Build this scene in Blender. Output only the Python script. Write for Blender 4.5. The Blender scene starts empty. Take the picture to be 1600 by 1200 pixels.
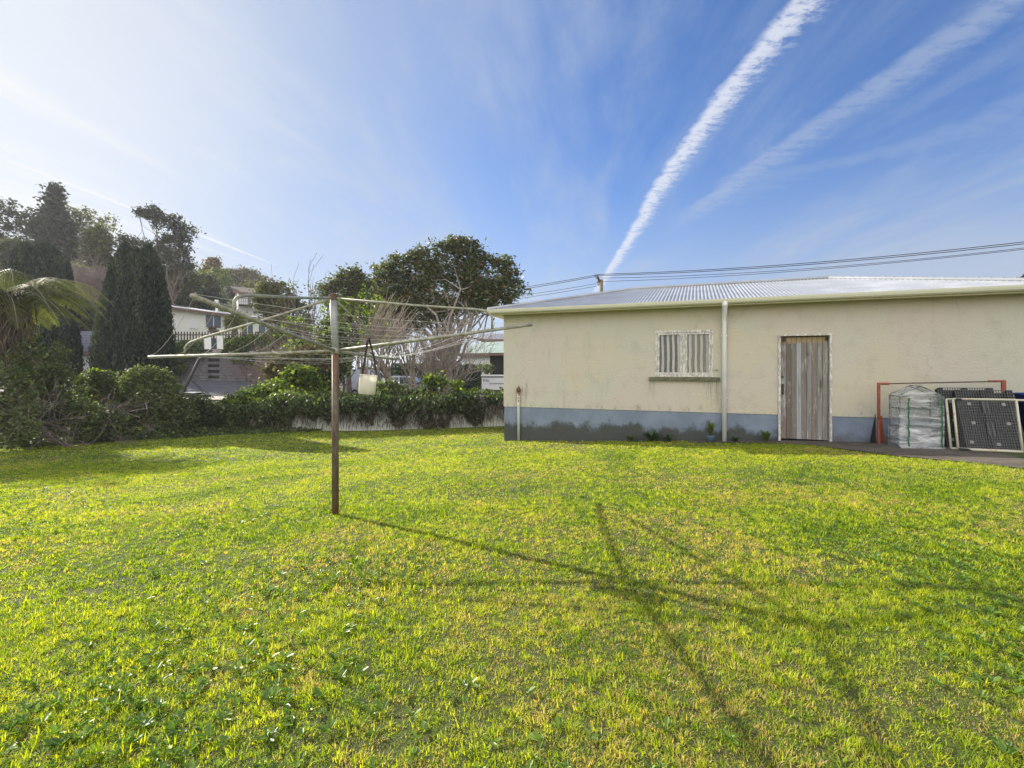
import bpy, math, random
import numpy as np
from mathutils import Vector, Matrix, Euler

random.seed(7)
RNG = np.random.default_rng(11)
scene = bpy.context.scene
COL = scene.collection
R = math.radians

# ------------------------------------------------------------------ camera, world, sun, exposure
CAMZ, F, CX, CY = 1.45, 760.0, 800.0, 586.0
cam_d = bpy.data.cameras.new("camera")
cam = bpy.data.objects.new("camera", cam_d)
COL.objects.link(cam)
cam.location = (0, 0, CAMZ)
cam.rotation_euler = (R(90), 0, 0)
cam_d.sensor_width = 36.0
cam_d.lens = F / 1600 * 36.0
cam_d.shift_y = -(600 - CY) / 1600.0
cam_d.clip_start = 0.05
cam_d.clip_end = 5000
scene.camera = cam

scene.view_settings.view_transform = 'Standard'
scene.view_settings.look = 'None'
scene.view_settings.gamma = 1.0
scene.view_settings.use_curve_mapping = False
scene.view_settings.exposure = 1.18

SUN = Vector((-2.68, 2.05, 1.63)).normalized()
SUN_EL = math.asin(SUN.z)
SUN_AZ = math.atan2(SUN.x, SUN.y)      # clockwise from +Y
sun_d = bpy.data.lights.new("sun", 'SUN')
sun = bpy.data.objects.new("sun", sun_d)
COL.objects.link(sun)
sun.rotation_euler = (-SUN).to_track_quat('-Z', 'Y').to_euler()
sun_d.energy = 4.2
sun_d.angle = R(0.55)
sun_d.color = (1.0, 0.93, 0.80)


class NT:
    """small node helper"""
    def __init__(s, tree):
        s.t = tree
        s.n = tree.nodes
        s.l = tree.links

    def new(s, kind, **kw):
        nd = s.n.new(kind)
        for k, v in kw.items():
            setattr(nd, k, v)
        return nd

    def put(s, sock, v):
        if isinstance(v, bpy.types.NodeSocket):
            s.l.new(v, sock)
        elif isinstance(v, (tuple, list)):
            if len(sock.default_value) == 4 and len(v) == 3:
                v = (*v, 1)
            sock.default_value = v
        else:
            sock.default_value = v

    def math(s, op, a, b=None, c=None, clamp=False):
        nd = s.new('ShaderNodeMath', operation=op, use_clamp=clamp)
        s.put(nd.inputs[0], a)
        if b is not None:
            s.put(nd.inputs[1], b)
        if c is not None:
            s.put(nd.inputs[2], c)
        return nd.outputs[0]

    def ss(s, v, a, b, lo=0.0, hi=1.0):
        nd = s.new('ShaderNodeMapRange', interpolation_type='SMOOTHSTEP')
        s.put(nd.inputs[0], v)
        for i, q in zip((1, 2, 3, 4), (a, b, lo, hi)):
            s.put(nd.inputs[i], q)
        return nd.outputs[0]

    def noise(s, vec, scale, detail=4, rough=0.55, dist=0.0):
        nd = s.new('ShaderNodeTexNoise')
        if vec is not None:
            s.l.new(vec, nd.inputs['Vector'])
        nd.inputs['Scale'].default_value = scale
        nd.inputs['Detail'].default_value = detail
        nd.inputs['Roughness'].default_value = rough
        nd.inputs['Distortion'].default_value = dist
        return nd.outputs[0]

    def mix(s, f, a, b, mode='MIX'):
        nd = s.new('ShaderNodeMix', data_type='RGBA', blend_type=mode)
        s.put(nd.inputs[0], f)
        s.put(nd.inputs[6], a)
        s.put(nd.inputs[7], b)
        return nd.outputs[2]

    def ramp(s, v, stops):
        nd = s.new('ShaderNodeValToRGB')
        s.put(nd.inputs[0], v)
        el = nd.color_ramp.elements
        while len(el) < len(stops):
            el.new(0.5)
        for e, (p, c) in zip(el, stops):
            e.position = p
            e.color = (*c, 1)
        return nd.outputs[0]

    def comb(s, x, y, z):
        nd = s.new('ShaderNodeCombineXYZ')
        for i, q in enumerate((x, y, z)):
            s.put(nd.inputs[i], q)
        return nd.outputs[0]

    def sep(s, v):
        nd = s.new('ShaderNodeSeparateXYZ')
        s.l.new(v, nd.inputs[0])
        return nd.outputs

    def mapping(s, v, scale=(1, 1, 1), loc=(0, 0, 0)):
        nd = s.new('ShaderNodeMapping')
        s.l.new(v, nd.inputs[0])
        nd.inputs['Scale'].default_value = scale
        nd.inputs['Location'].default_value = loc
        return nd.outputs[0]


def build_world():
    w = bpy.data.worlds.new("World")
    scene.world = w
    w.use_nodes = True
    nt = NT(w.node_tree)
    nt.n.clear()
    out = nt.new('ShaderNodeOutputWorld')
    bg = nt.new('ShaderNodeBackground')
    bg.inputs['Strength'].default_value = 0.08
    nt.l.new(bg.outputs[0], out.inputs[0])
    sky = nt.new('ShaderNodeTexSky', sky_type='NISHITA')
    sky.sun_disc = False
    sky.sun_elevation = SUN_EL
    sky.sun_rotation = SUN_AZ
    sky.altitude = 10
    sky.air_density = 1.0
    sky.dust_density = 0.35
    sky.ozone_density = 2.2
    geo = nt.new('ShaderNodeTexCoord')
    d = geo.outputs['Generated']
    x, y, z = nt.sep(d)
    zc = nt.math('MAXIMUM', z, 0.04)
    qx = nt.math('DIVIDE', x, zc)       # point on a flat cloud layer high above
    qy = nt.math('DIVIDE', y, zc)
    q = nt.comb(qx, qy, 0.0)
    # long soft cirrus
    qs = nt.mapping(q, (1.1, 0.28, 1), (3.1, 0.4, 0))
    c1 = nt.noise(qs, 1.0, 9, 0.62, 0.6)
    c1 = nt.ss(c1, 0.40, 0.78)
    qs2 = nt.mapping(q, (3.2, 1.2, 1), (0.7, 5.1, 0))
    c2 = nt.noise(qs2, 1.0, 8, 0.65, 0.8)
    cir = nt.math('MULTIPLY', c1, nt.ss(c2, 0.25, 0.7, 0.25, 1.0))
    cir = nt.math('MULTIPLY', cir, 0.80)

    def trail(pts, width, soft, rip_scale, rip_amt, y0, y1, strength, side=0.0):
        # centre line x(y) through a float curve
        ymin, ymax = pts[0][1], pts[-1][1]
        t = nt.math('DIVIDE', nt.math('SUBTRACT', qy, ymin), ymax - ymin, clamp=True)
        xs = [p[0] for p in pts]
        xmin, xmax = min(xs) - 0.01, max(xs) + 0.01
        fc = nt.new('ShaderNodeFloatCurve')
        nt.l.new(t, fc.inputs[1])
        cv = fc.mapping.curves[0]
        for i, p in enumerate(pts):
            px_, py_ = (p[1] - ymin) / (ymax - ymin), (p[0] - xmin) / (xmax - xmin)
            if i == 0:
                cv.points[0].location = (px_, py_)
            elif i == len(pts) - 1:
                cv.points[-1].location = (px_, py_)
            else:
                cv.points.new(px_, py_)
        fc.mapping.update()
        xc = nt.math('MULTIPLY_ADD', fc.outputs[0], xmax - xmin, xmin)
        n1 = nt.noise(q, rip_scale, 6, 0.65, 0.3)
        dx = nt.math('SUBTRACT', qx, xc)
        dx = nt.math('ADD', dx, nt.math('MULTIPLY', nt.math('SUBTRACT', n1, 0.5), rip_amt))
        lo = nt.ss(dx, -width - soft * 0.35, -width)
        hi = nt.ss(dx, width, width + soft, 1.0, 0.0)
        f = nt.math('MULTIPLY', lo, hi)
        n2 = nt.noise(nt.mapping(q, (1.0, 1.7, 1.0)), rip_scale * 2.1, 5, 0.75, 0.3)
        thin = nt.ss(dx, -width, width + soft, 0.40, 0.66)
        f = nt.math('MULTIPLY', f, nt.ss(n2, nt.math('SUBTRACT', thin, 0.17), nt.math('ADD', thin, 0.13)))
        f = nt.math('MULTIPLY', f, nt.ss(qy, y0 - 0.3, y0))
        f = nt.math('MULTIPLY', f, nt.ss(qy, y1, y1 * 1.3, 1.0, 0.0))
        return nt.math('MULTIPLY', f, strength)

    t1 = trail([(0.80, 1.0), (0.775, 1.30), (0.76, 2.0), (0.85, 3.45), (0.93, 4.7), (1.0, 6.0)], 0.008, 0.112, 8.0, 0.075, 0.4, 5.2, 0.80)
    t2 = trail([(-2.36, 2.0), (-2.345, 2.227), (-2.28, 2.91), (-2.19, 3.92), (-2.1, 5.0)], 0.012, 0.03, 9.0, 0.03, 1.2, 3.6, 1.0)
    t3 = trail([(1.32, 1.0), (1.30, 1.32), (1.25, 1.74), (1.13, 2.66), (1.1, 3.4)], 0.01, 0.20, 5.0, 0.16, 0.6, 2.7, 0.40)
    t4 = trail([(1.75, 1.2), (1.86, 1.83), (1.25, 2.57), (1.15, 3.3)], 0.02, 0.36, 3.6, 0.4, 1.2, 2.6, 0.16)
    # broad bank low on the right
    b1 = nt.ss(nt.math('ADD', qx, nt.math('MULTIPLY', c2, 1.4)), 2.9, 4.0)
    b1 = nt.math('MULTIPLY', b1, nt.ss(qy, 2.4, 4.0, 0.0, 0.65))
    # hazy cirrostratus veil around the sun, thinning away from it
    vn = nt.new('ShaderNodeVectorMath', operation='DOT_PRODUCT')
    nt.l.new(d, vn.inputs[0])
    vn.inputs[1].default_value = SUN
    ca = nt.math('ADD', vn.outputs['Value'], nt.math('MULTIPLY', nt.math('SUBTRACT', c1, 0.4), 0.10))
    veil = nt.math('POWER', nt.ss(ca, 0.42, 1.02, 0.0, 1.0), 1.25)
    veil = nt.math('MULTIPLY', veil, 0.97)
    haze = nt.ss(z, 0.0, 0.46, 0.88, 0.0)

    def union(a, b):
        return nt.math('SUBTRACT', 1.0, nt.math('MULTIPLY', nt.math('SUBTRACT', 1.0, a), nt.math('SUBTRACT', 1.0, b)))
    f = union(veil, cir)
    f = union(f, haze)
    for k in (t3, t4, b1):
        f = union(f, k)
    f = nt.math('MULTIPLY', f, 1.0, clamp=True)
    glow = nt.ss(ca, 0.80, 1.03, 0.0, 1.0)
    cloudc = nt.mix(glow, (2.55, 3.05, 3.85), (4.75, 4.78, 4.8))
    base = nt.mix(1.0, sky.outputs[0], (0.22, 0.55, 0.95), 'MULTIPLY')
    col = nt.mix(f, base, cloudc)
    col = nt.mix(union(t1, t2), col, (4.5, 4.65, 5.1))
    # bright cloud fill added in the unseen sky behind the camera to lift shade
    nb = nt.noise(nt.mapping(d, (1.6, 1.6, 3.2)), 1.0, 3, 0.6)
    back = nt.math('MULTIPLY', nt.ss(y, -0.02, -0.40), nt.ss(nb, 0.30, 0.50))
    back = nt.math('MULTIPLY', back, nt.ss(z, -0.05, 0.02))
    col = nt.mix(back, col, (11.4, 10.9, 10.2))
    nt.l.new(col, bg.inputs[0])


build_world()

# ------------------------------------------------------------------ ground shape and pixel helpers
def sclamp(v, a, b, k=1.0):
    v = np.asarray(v, float)
    lo = a + k * np.logaddexp(0, (v - a) / k)
    return b - k * np.logaddexp(0, (b - lo) / k)


def sstep(v, a, b):
    t = np.clip((np.asarray(v, float) - a) / (b - a), 0, 1)
    return t * t * (3 - 2 * t)


def _hash(ix, iy, seed):
    h = (ix.astype(np.int64) * 374761393 + iy.astype(np.int64) * 668265263 + seed * 1442695041) & 0x7fffffff
    h = ((h ^ (h >> 13)) * 1274126177) & 0x7fffffff
    return ((h ^ (h >> 16)) & 0xffffff) / float(0xffffff)


def vnoise(x, y, scale, seed=0, octaves=3):
    x = np.asarray(x, float) * scale
    y = np.asarray(y, float) * scale
    tot, amp, s = 0, 1.0, 0.0
    for o in range(octaves):
        ix, iy = np.floor(x).astype(np.int64), np.floor(y).astype(np.int64)
        fx, fy = x - ix, y - iy
        fx, fy = fx * fx * (3 - 2 * fx), fy * fy * (3 - 2 * fy)
        a, b = _hash(ix, iy, seed + o), _hash(ix + 1, iy, seed + o)
        c, d = _hash(ix, iy + 1, seed + o), _hash(ix + 1, iy + 1, seed + o)
        tot = tot + amp * ((a * (1 - fx) + b * fx) * (1 - fy) + (c * (1 - fx) + d * fx) * fy)
        s += amp
        amp *= 0.5
        x, y = x * 2.03 + 17.1, y * 2.03 + 5.3
    return tot / s


def ground_z(x, y):
    x = np.asarray(x, float)
    y = np.asarray(y, float)
    g = 0.2462 + 0.0381 * sclamp(x, -4.5, 6.6, 0.8) - 0.03486 * sclamp(y, 3.6, 13, 0.7)
    g = g + 0.02 * (vnoise(x, y, 0.9, 5, 2) - 0.5)
    # land beyond the fence: footpath, road, then the hill on the left
    far = 0.12 - 0.27 * sstep(x / np.maximum(y, 1.0), -0.5, -0.36)
    t = sstep(y, 17.5, 26)
    g = g * (1 - t) + far * t
    ang = x / np.maximum(y, 1.0)
    w = 1 - sstep(ang, -0.62, -0.30)
    rd = sstep(y, 26, 38) * 1.0
    hill = np.maximum(y - 37.5, 0)
    hill = 0.30 * hill * (1 - np.exp(-hill / 5.0)) * (1 + 0.25 * sstep(ang, -0.7, -1.05))
    hill = np.minimum(hill, 22 + 0.04 * hill)
    g = g + w * (rd * 0.9 + hill)
    # left of the garden the land climbs too
    l = np.maximum(-x - 17.0, 0) * sstep(y, -10, 4) * (1 - sstep(y, 20, 34))
    g = g + 0.10 * l * (1 - np.exp(-l / 8.0))
    return g


def gz(x, y):
    return float(ground_z(x, y))


def P(px, py, d):
    return Vector(((px - CX) / F * d, d, CAMZ + (CY - py) / F * d))


def G(px, d):
    x = (px - CX) / F * d
    return Vector((x, d, gz(x, d)))


def ground_at(px, py):
    """point of the ground seen at a pixel"""
    u, v = (px - CX) / F, (CY - py) / F
    lo = 0.5
    d = 0.5
    while d < 80:
        if CAMZ + v * d < gz(u * d, d):
            break
        lo = d
        d += 0.1
    for _ in range(20):
        m = (lo + d) / 2
        if CAMZ + v * m < gz(u * m, m):
            d = m
        else:
            lo = m
    return Vector((u * d, d, gz(u * d, d)))


# ------------------------------------------------------------------ object helpers
def tag(o, label=None, cat=None, group=None, kind=None):
    if label:
        o['label'] = label
    if cat:
        o['category'] = cat
    if group:
        o['group'] = group
    if kind:
        o['kind'] = kind
    return o


def empty(name, loc=(0, 0, 0), rz=0.0):
    o = bpy.data.objects.new(name, None)
    o.empty_display_size = 0.2
    o.location = loc
    o.rotation_euler = (0, 0, rz)
    COL.objects.link(o)
    return o


def link_mesh(name, me, mat, parent=None):
    o = bpy.data.objects.new(name, me)
    if mat is not None:
        for m in (mat if isinstance(mat, (list, tuple)) else [mat]):
            me.materials.append(m)
    COL.objects.link(o)
    if parent is not None:
        o.parent = parent
    return o


def mesh_np(name, verts, faces, mat, parent=None, tint=None, smooth=False):
    """verts (n,3); faces (m,k) or list of such arrays"""
    if isinstance(faces, np.ndarray):
        faces = [faces]
    me = bpy.data.meshes.new(name)
    verts = np.asarray(verts, np.float32)
    me.vertices.add(len(verts))
    me.vertices.foreach_set('co', verts.ravel())
    idx = np.concatenate([f.ravel() for f in faces]).astype(np.int32)
    tot = np.concatenate([np.full(len(f), f.shape[1]) for f in faces]).astype(np.int32)
    st = np.concatenate([[0], np.cumsum(tot)[:-1]]).astype(np.int32)
    me.loops.add(len(idx))
    me.loops.foreach_set('vertex_index', idx)
    me.polygons.add(len(tot))
    me.polygons.foreach_set('loop_start', st)
    me.polygons.foreach_set('loop_total', tot)
    if smooth:
        me.polygons.foreach_set('use_smooth', np.ones(len(tot), bool))
    if tint is not None:
        a = me.attributes.new('tint', 'FLOAT', 'POINT')
        a.data.foreach_set('value', np.asarray(tint, np.float32))
    me.update(calc_edges=True)
    me.validate()
    return link_mesh(name, me, mat, parent)


class MB:
    """collects shapes for one mesh"""
    def __init__(s, tf=None):
        s.v, s.f, s.tf = [], [], tf

    def add(s, vs, fs):
        b = len(s.v)
        s.v += [tuple(v) for v in vs]
        s.f += [tuple(b + i for i in f) for f in fs]
        return s

    def box(s, x0, x1, y0, y1, z0, z1, M=None):
        vs = [(x, y, z) for z in (z0, z1) for y in (y0, y1) for x in (x0, x1)]
        if M is not None:
            vs = [M @ Vector(v) for v in vs]
        return s.add(vs, [(0, 2, 3, 1), (4, 5, 7, 6), (0, 1, 5, 4), (2, 6, 7, 3), (0, 4, 6, 2), (1, 3, 7, 5)])

    def prism(s, poly, y0, y1, M=None):
        """poly in x,z extruded along y"""
        n = len(poly)
        vs = [(p[0], y0, p[1]) for p in poly] + [(p[0], y1, p[1]) for p in poly]
        if M is not None:
            vs = [M @ Vector(v) for v in vs]
        fs = [tuple(range(n)), tuple(range(2 * n - 1, n - 1, -1))]
        fs += [(i, i + n, (i + 1) % n + n, (i + 1) % n) for i in range(n)]
        return s.add(vs, fs)

    def tube(s, pts, r, n=8, cap=True):
        pts = [Vector(p) for p in pts]
        rs = r if isinstance(r, (list, tuple)) else [r] * len(pts)
        b = len(s.v)
        up = None
        for i, p in enumerate(pts):
            if i == 0:
                t = pts[1] - p
            elif i == len(pts) - 1:
                t = p - pts[i - 1]
            else:
                t = (pts[i + 1] - p).normalized() + (p - pts[i - 1]).normalized()
            t = t.normalized() if t.length > 1e-9 else Vector((0, 0, 1))
            if up is None:
                a = Vector((0, 0, 1)) if abs(t.z) < 0.9 else Vector((1, 0, 0))
                up = t.cross(a).normalized()
            else:
                up = (up - t * up.dot(t))
                up = up.normalized() if up.length > 1e-6 else t.orthogonal().normalized()
            w = t.cross(up)
            for k in range(n):
                a = 2 * math.pi * k / n
                s.v.append(tuple(p + (up * math.cos(a) + w * math.sin(a)) * rs[i]))
        for i in range(len(pts) - 1):
            for k in range(n):
                a, c = b + i * n + k, b + i * n + (k + 1) % n
                s.f.append((a, c, c + n, a + n))
        if cap:
            s.f.append(tuple(b + k for k in reversed(range(n))))
            s.f.append(tuple(b + (len(pts) - 1) * n + k for k in range(n)))
        return s

    def lathe(s, prof, c=(0, 0, 0), n=24, M=None):
        b = len(s.v)
        for (r, z) in prof:
            for k in range(n):
                a = 2 * math.pi * k / n
                v = Vector((c[0] + r * math.cos(a), c[1] + r * math.sin(a), c[2] + z))
                if M is not None:
                    v = M @ v
                s.v.append(tuple(v))
        for i in range(len(prof) - 1):
            for k in range(n):
                a, d = b + i * n + k, b + i * n + (k + 1) % n
                s.f.append((a, d, d + n, a + n))
        return s

    def build(s, name, mat, parent=None, smooth=False, bevel=0.0, solid=0.0):
        vs = [s.tf(v) for v in s.v] if s.tf else s.v
        me = bpy.data.meshes.new(name)
        me.from_pydata(vs, [], s.f)
        me.update()
        if smooth:
            me.polygons.foreach_set('use_smooth', [True] * len(me.polygons))
        o = link_mesh(name, me, mat, parent)
        if solid:
            m = o.modifiers.new('solid', 'SOLIDIFY')
            m.thickness = solid
            m.offset = 0
        if bevel:
            m = o.modifiers.new('bevel', 'BEVEL')
            m.width = bevel
            m.segments = 2
            m.limit_method = 'ANGLE'
            m.angle_limit = R(40)
        return o


# ------------------------------------------------------------------ materials
def mat(name, fn=None, color=(0.5, 0.5, 0.5), rough=0.6, metal=0.0, spec=0.5, bump=None, var=0.0, vscale=5.0, trans=None):
    m = bpy.data.materials.new(name)
    m.use_nodes = True
    nt = NT(m.node_tree)
    bs = nt.n['Principled BSDF']
    tc = nt.new('ShaderNodeTexCoord').outputs['Object']
    bs.inputs['Roughness'].default_value = rough
    bs.inputs['Metallic'].default_value = metal
    bs.inputs['Specular IOR Level'].default_value = spec
    if fn:
        c = fn(nt, tc, bs)
    else:
        c = None
    if c is None:
        if var > 0:
            n = nt.noise(tc, vscale, 6, 0.65)
            f = nt.ss(n, 0.3, 0.75)
            c = nt.mix(f, tuple(k * (1 - var) for k in color), tuple(min(1, k * (1 + var * 0.6)) for k in color))
        else:
            c = color
    if not (isinstance(c, str) and c == 'done'):
        nt.put(bs.inputs['Base Color'], c)
    if bump:
        bn = nt.new('ShaderNodeBump')
        bn.inputs['Strength'].default_value = bump[1]
        bn.inputs['Distance'].default_value = bump[2]
        nt.l.new(nt.noise(tc, bump[0], 5, 0.6), bn.inputs['Height'])
        nt.l.new(bn.outputs[0], bs.inputs['Normal'])
    return m


def leaf_mat(name, dark, mid, light, transl=0.35, rough=0.5, spec=0.35, odd=None, tcol=None):
    """foliage: per-leaf tint plus soft drift of colour through the plant"""
    m = bpy.data.materials.new(name)
    m.use_nodes = True
    nt = NT(m.node_tree)
    bs = nt.n['Principled BSDF']
    at = nt.new('ShaderNodeAttribute', attribute_name='tint')
    tc = nt.new('ShaderNodeTexCoord').outputs['Object']
    n = nt.noise(tc, 0.9, 4, 0.6)
    v = nt.math('ADD', at.outputs['Fac'], nt.math('MULTIPLY', nt.math('SUBTRACT', n, 0.5), 0.7), clamp=True)
    stops = [(0.0, dark), (0.5, mid), (0.86, light)]
    if odd:
        stops = [(0.0, dark), (0.42, mid), (0.78, light), (0.9, odd)]
    c = nt.ramp(v, stops)
    nt.l.new(c, bs.inputs['Base Color'])
    bs.inputs['Roughness'].default_value = rough
    bs.inputs['Specular IOR Level'].default_value = spec
    tr = nt.new('ShaderNodeBsdfTranslucent')
    tcl = nt.mix(1.0, c, tcol or (1.5, 1.75, 0.55), 'MULTIPLY')
    nt.l.new(tcl, tr.inputs[0])
    mx = nt.new('ShaderNodeMixShader')
    mx.inputs[0].default_value = transl
    nt.l.new(bs.outputs[0], mx.inputs[1])
    nt.l.new(tr.outputs[0], mx.inputs[2])
    nt.l.new(mx.outputs[0], nt.n['Material Output'].inputs[0])
    return m


M = {}
M['soil'] = mat('soil', color=(0.09, 0.085, 0.03), rough=0.95, var=0.5, vscale=3)


def ground_fn(nt, tc, bs):
    n1 = nt.noise(tc, 0.5, 5, 0.6)
    n2 = nt.noise(tc, 14, 6, 0.7)
    a = nt.mix(nt.ss(n1, 0.35, 0.65), (0.065, 0.098, 0.014), (0.10, 0.125, 0.022))
    return nt.mix(nt.ss(n2, 0.4, 0.75), a, (0.075, 0.055, 0.028))


M['ground'] = mat('lawn_soil', ground_fn, rough=0.95, bump=(45, 1.0, 0.05))
M['asphalt'] = mat('asphalt', color=(0.10, 0.10, 0.115), rough=0.9, var=0.3, vscale=1.2, bump=(60, 0.4, 0.01))
M['concrete'] = mat('concrete', color=(0.42, 0.38, 0.32), rough=0.9, var=0.2, vscale=2)


def path_fn(nt, tc, bs):
    n = nt.noise(tc, 2.2, 7, 0.7)
    c = nt.mix(nt.ss(n, 0.35, 0.7), (0.05, 0.042, 0.033), (0.13, 0.105, 0.08))
    n3 = nt.noise(tc, 90, 3, 0.6)
    return nt.mix(nt.ss(n3, 0.55, 0.7), c, (0.20, 0.17, 0.13))


M['path'] = mat('dirt_path', path_fn, rough=0.95, bump=(80, 0.7, 0.012))


def stucco_fn(nt, tc, bs):
    x, y, z = nt.sep(tc)
    n1 = nt.noise(tc, 0.55, 4, 0.5)
    n2 = nt.noise(nt.mapping(tc, (1, 1, 1), (9, 3, 1)), 0.75, 4, 0.5)
    c = nt.mix(nt.ss(n1, 0.42, 0.62), (0.535, 0.525, 0.445), (0.565, 0.505, 0.45))
    c = nt.mix(nt.ss(n2, 0.48, 0.66), c, (0.57, 0.52, 0.415))
    # yellower band under the eave
    c = nt.mix(nt.ss(z, 2.55, 2.92, 0.0, 0.55), c, (0.50, 0.43, 0.25))
    # mould runs
    st = nt.noise(nt.mapping(tc, (5.5, 1, 0.55)), 1.0, 7, 0.7)
    st = nt.ss(st, 0.56, 0.74)
    zone = nt.math('MULTIPLY', nt.ss(x, 3.6, 0.3, 0.15, 1.0), nt.ss(z, 2.75, 1.9))
    c = nt.mix(nt.math('MULTIPLY', nt.math('MULTIPLY', st, zone), 0.75), c, (0.15, 0.15, 0.135))
    st2 = nt.noise(nt.mapping(tc, (9, 1, 0.35), (3, 2, 8)), 1.0, 6, 0.7)
    c = nt.mix(nt.math('MULTIPLY', nt.ss(st2, 0.55, 0.75), nt.ss(z, 2.0, 2.95, 0.0, 0.30)), c, (0.22, 0.17, 0.09))
    cl = nt.noise(tc, 2.6, 7, 0.7)
    c = nt.mix(nt.ss(cl, 0.48, 0.72, 0.0, 0.34), c, (0.34, 0.325, 0.285))
    # drips under the sill ends and the gutter joint
    for (xa, xb, zt_) in ((3.42, 3.62, 1.36), (4.55, 4.95, 1.36), (4.90, 5.10, 2.9), (0.30, 0.56, 1.15)):
        dr_ = nt.math('MULTIPLY', nt.ss(x, xa, xa + 0.06), nt.ss(x, xb, xb - 0.06))
        dr_ = nt.math('MULTIPLY', dr_, nt.math('MULTIPLY', nt.ss(z, zt_ - 0.75, zt_, 0.0, 1.0), nt.ss(z, zt_ + 0.02, zt_)))
        dr_ = nt.math('MULTIPLY', dr_, nt.ss(nt.noise(nt.mapping(tc, (30, 1, 1.5)), 1.0, 4, 0.6), 0.42, 0.65, 0.0, 0.6))
        c = nt.mix(dr_, c, (0.17, 0.15, 0.10))
    # hairline cracks
    vo = nt.new('ShaderNodeTexVoronoi', feature='DISTANCE_TO_EDGE')
    wv = nt.new('ShaderNodeVectorMath', operation='ADD')
    nt.l.new(tc, wv.inputs[0])
    nt.l.new(nt.comb(nt.math('MULTIPLY', nt.noise(tc, 3.0, 5, 0.7), 0.5), 0.0, nt.math('MULTIPLY', nt.noise(nt.mapping(tc, (1, 1, 1), (5, 5, 5)), 3.0, 5, 0.7), 0.5)), wv.inputs[1])
    nt.l.new(wv.outputs[0], vo.inputs['Vector'])
    vo.inputs['Scale'].default_value = 0.55
    crk_ = nt.math('MULTIPLY', nt.ss(vo.outputs['Distance'], 0.0045, 0.001), nt.ss(nt.noise(tc, 0.8, 2), 0.50, 0.56, 0.0, 0.22))
    c = nt.mix(crk_, c, (0.12, 0.11, 0.09))
    fine = nt.noise(tc, 38, 4, 0.7)
    c = nt.mix(nt.ss(fine, 0.52, 0.75, 0.0, 0.30), c, (0.30, 0.28, 0.22))
    # small dark spots, thicker low down
    sp = nt.noise(tc, 13, 3, 0.6)
    low = nt.ss(z, 1.6, 0.68, 0.0, 0.10)
    c = nt.mix(nt.ss(sp, nt.math('SUBTRACT', 0.76, low), 0.80, 0.0, 0.9), c, (0.07, 0.065, 0.055))
    # dirty fringe right above the plinth
    fr = nt.noise(nt.mapping(tc, (6, 1, 3)), 1.0, 6, 0.7)
    lowf = nt.ss(z, 0.86, 0.68)
    c = nt.mix(nt.math('MULTIPLY', lowf, nt.ss(fr, 0.5, 0.72, 0.0, 0.75)), c, (0.14, 0.15, 0.09))
    bn = nt.new('ShaderNodeBump')
    bn.inputs['Strength'].default_value = 0.9
    bn.inputs['Distance'].default_value = 0.012
    h = nt.noise(tc, 26, 5, 0.62, 0.6)
    nt.l.new(h, bn.inputs['Height'])
    nt.l.new(bn.outputs[0], bs.inputs['Normal'])
    return c


M['stucco'] = mat('stucco', stucco_fn, rough=0.92, spec=0.2)


def plinth_fn(nt, tc, bs):
    x, y, z = nt.sep(tc)
    n1 = nt.noise(nt.mapping(tc, (1, 1, 1.2)), 1.8, 6, 0.65)
    c = nt.mix(nt.ss(n1, 0.35, 0.7), (0.165, 0.21, 0.285), (0.22, 0.27, 0.36))
    n2 = nt.noise(nt.mapping(tc, (2.2, 1, 1.6), (4, 0, 0)), 1.2, 7, 0.72)
    grime = nt.math('MULTIPLY', nt.ss(nt.math('ADD', n2, nt.ss(z, 0.62, -0.05, -0.20, 0.34)), 0.46, 0.66), nt.ss(x, 7.8, 5.5, 0.35, 0.9))
    c = nt.mix(grime, c, (0.045, 0.048, 0.036))
    n3 = nt.noise(nt.mapping(tc, (3, 1, 2.0), (1, 7, 0)), 1.3, 6, 0.7)
    c = nt.mix(nt.math('MULTIPLY', nt.ss(n3, 0.55, 0.7), nt.ss(z, 0.5, 0.15, 0.0, 0.6)), c, (0.12, 0.075, 0.045))
    fine = nt.noise(tc, 55, 4, 0.7)
    return nt.mix(nt.ss(fine, 0.5, 0.8, 0.0, 0.35), c, (0.09, 0.10, 0.11))


M['plinth'] = mat('painted_plinth', plinth_fn, rough=0.85, bump=(22, 0.5, 0.01))
M['cream_trim'] = mat('cream_trim', lambda nt, tc, bs: nt.mix(nt.ss(nt.noise(nt.mapping(tc, (6, 6, 18)), 1.0, 6, 0.7), 0.52, 0.75, 0, 0.55), (0.64, 0.60, 0.42), (0.24, 0.22, 0.15)), rough=0.6)
M['gutter'] = mat('gutter_paint', lambda nt, tc, bs: nt.mix(nt.ss(nt.noise(nt.mapping(tc, (5, 5, 20)), 1.0, 6, 0.7), 0.56, 0.78, 0, 0.5), (0.70, 0.69, 0.55), (0.30, 0.27, 0.2)), rough=0.5)
M['roofing'] = mat('corrugated_iron', lambda nt, tc, bs: nt.mix(nt.ss(nt.noise(tc, 1.6, 6, 0.65), 0.4, 0.7), (0.34, 0.355, 0.38), (0.45, 0.46, 0.48)), rough=0.42, metal=0.2, spec=0.5)
M['pvc'] = mat('white_pvc', color=(0.80, 0.81, 0.83), rough=0.35, var=0.08, vscale=3)


def stub_fn(nt, tc, bs):
    x, y, z = nt.sep(tc)
    n = nt.noise(tc, 16, 5, 0.7)
    c = nt.mix(nt.ss(nt.math('ADD', n, nt.ss(z, 0.9, 1.12, 0, 0.3)), 0.5, 0.62), (0.55, 0.54, 0.44), (0.22, 0.10, 0.045))
    return nt.mix(nt.ss(z, 0.75, 0.6, 0, 0.8), c, (0.42, 0.47, 0.45))


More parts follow.
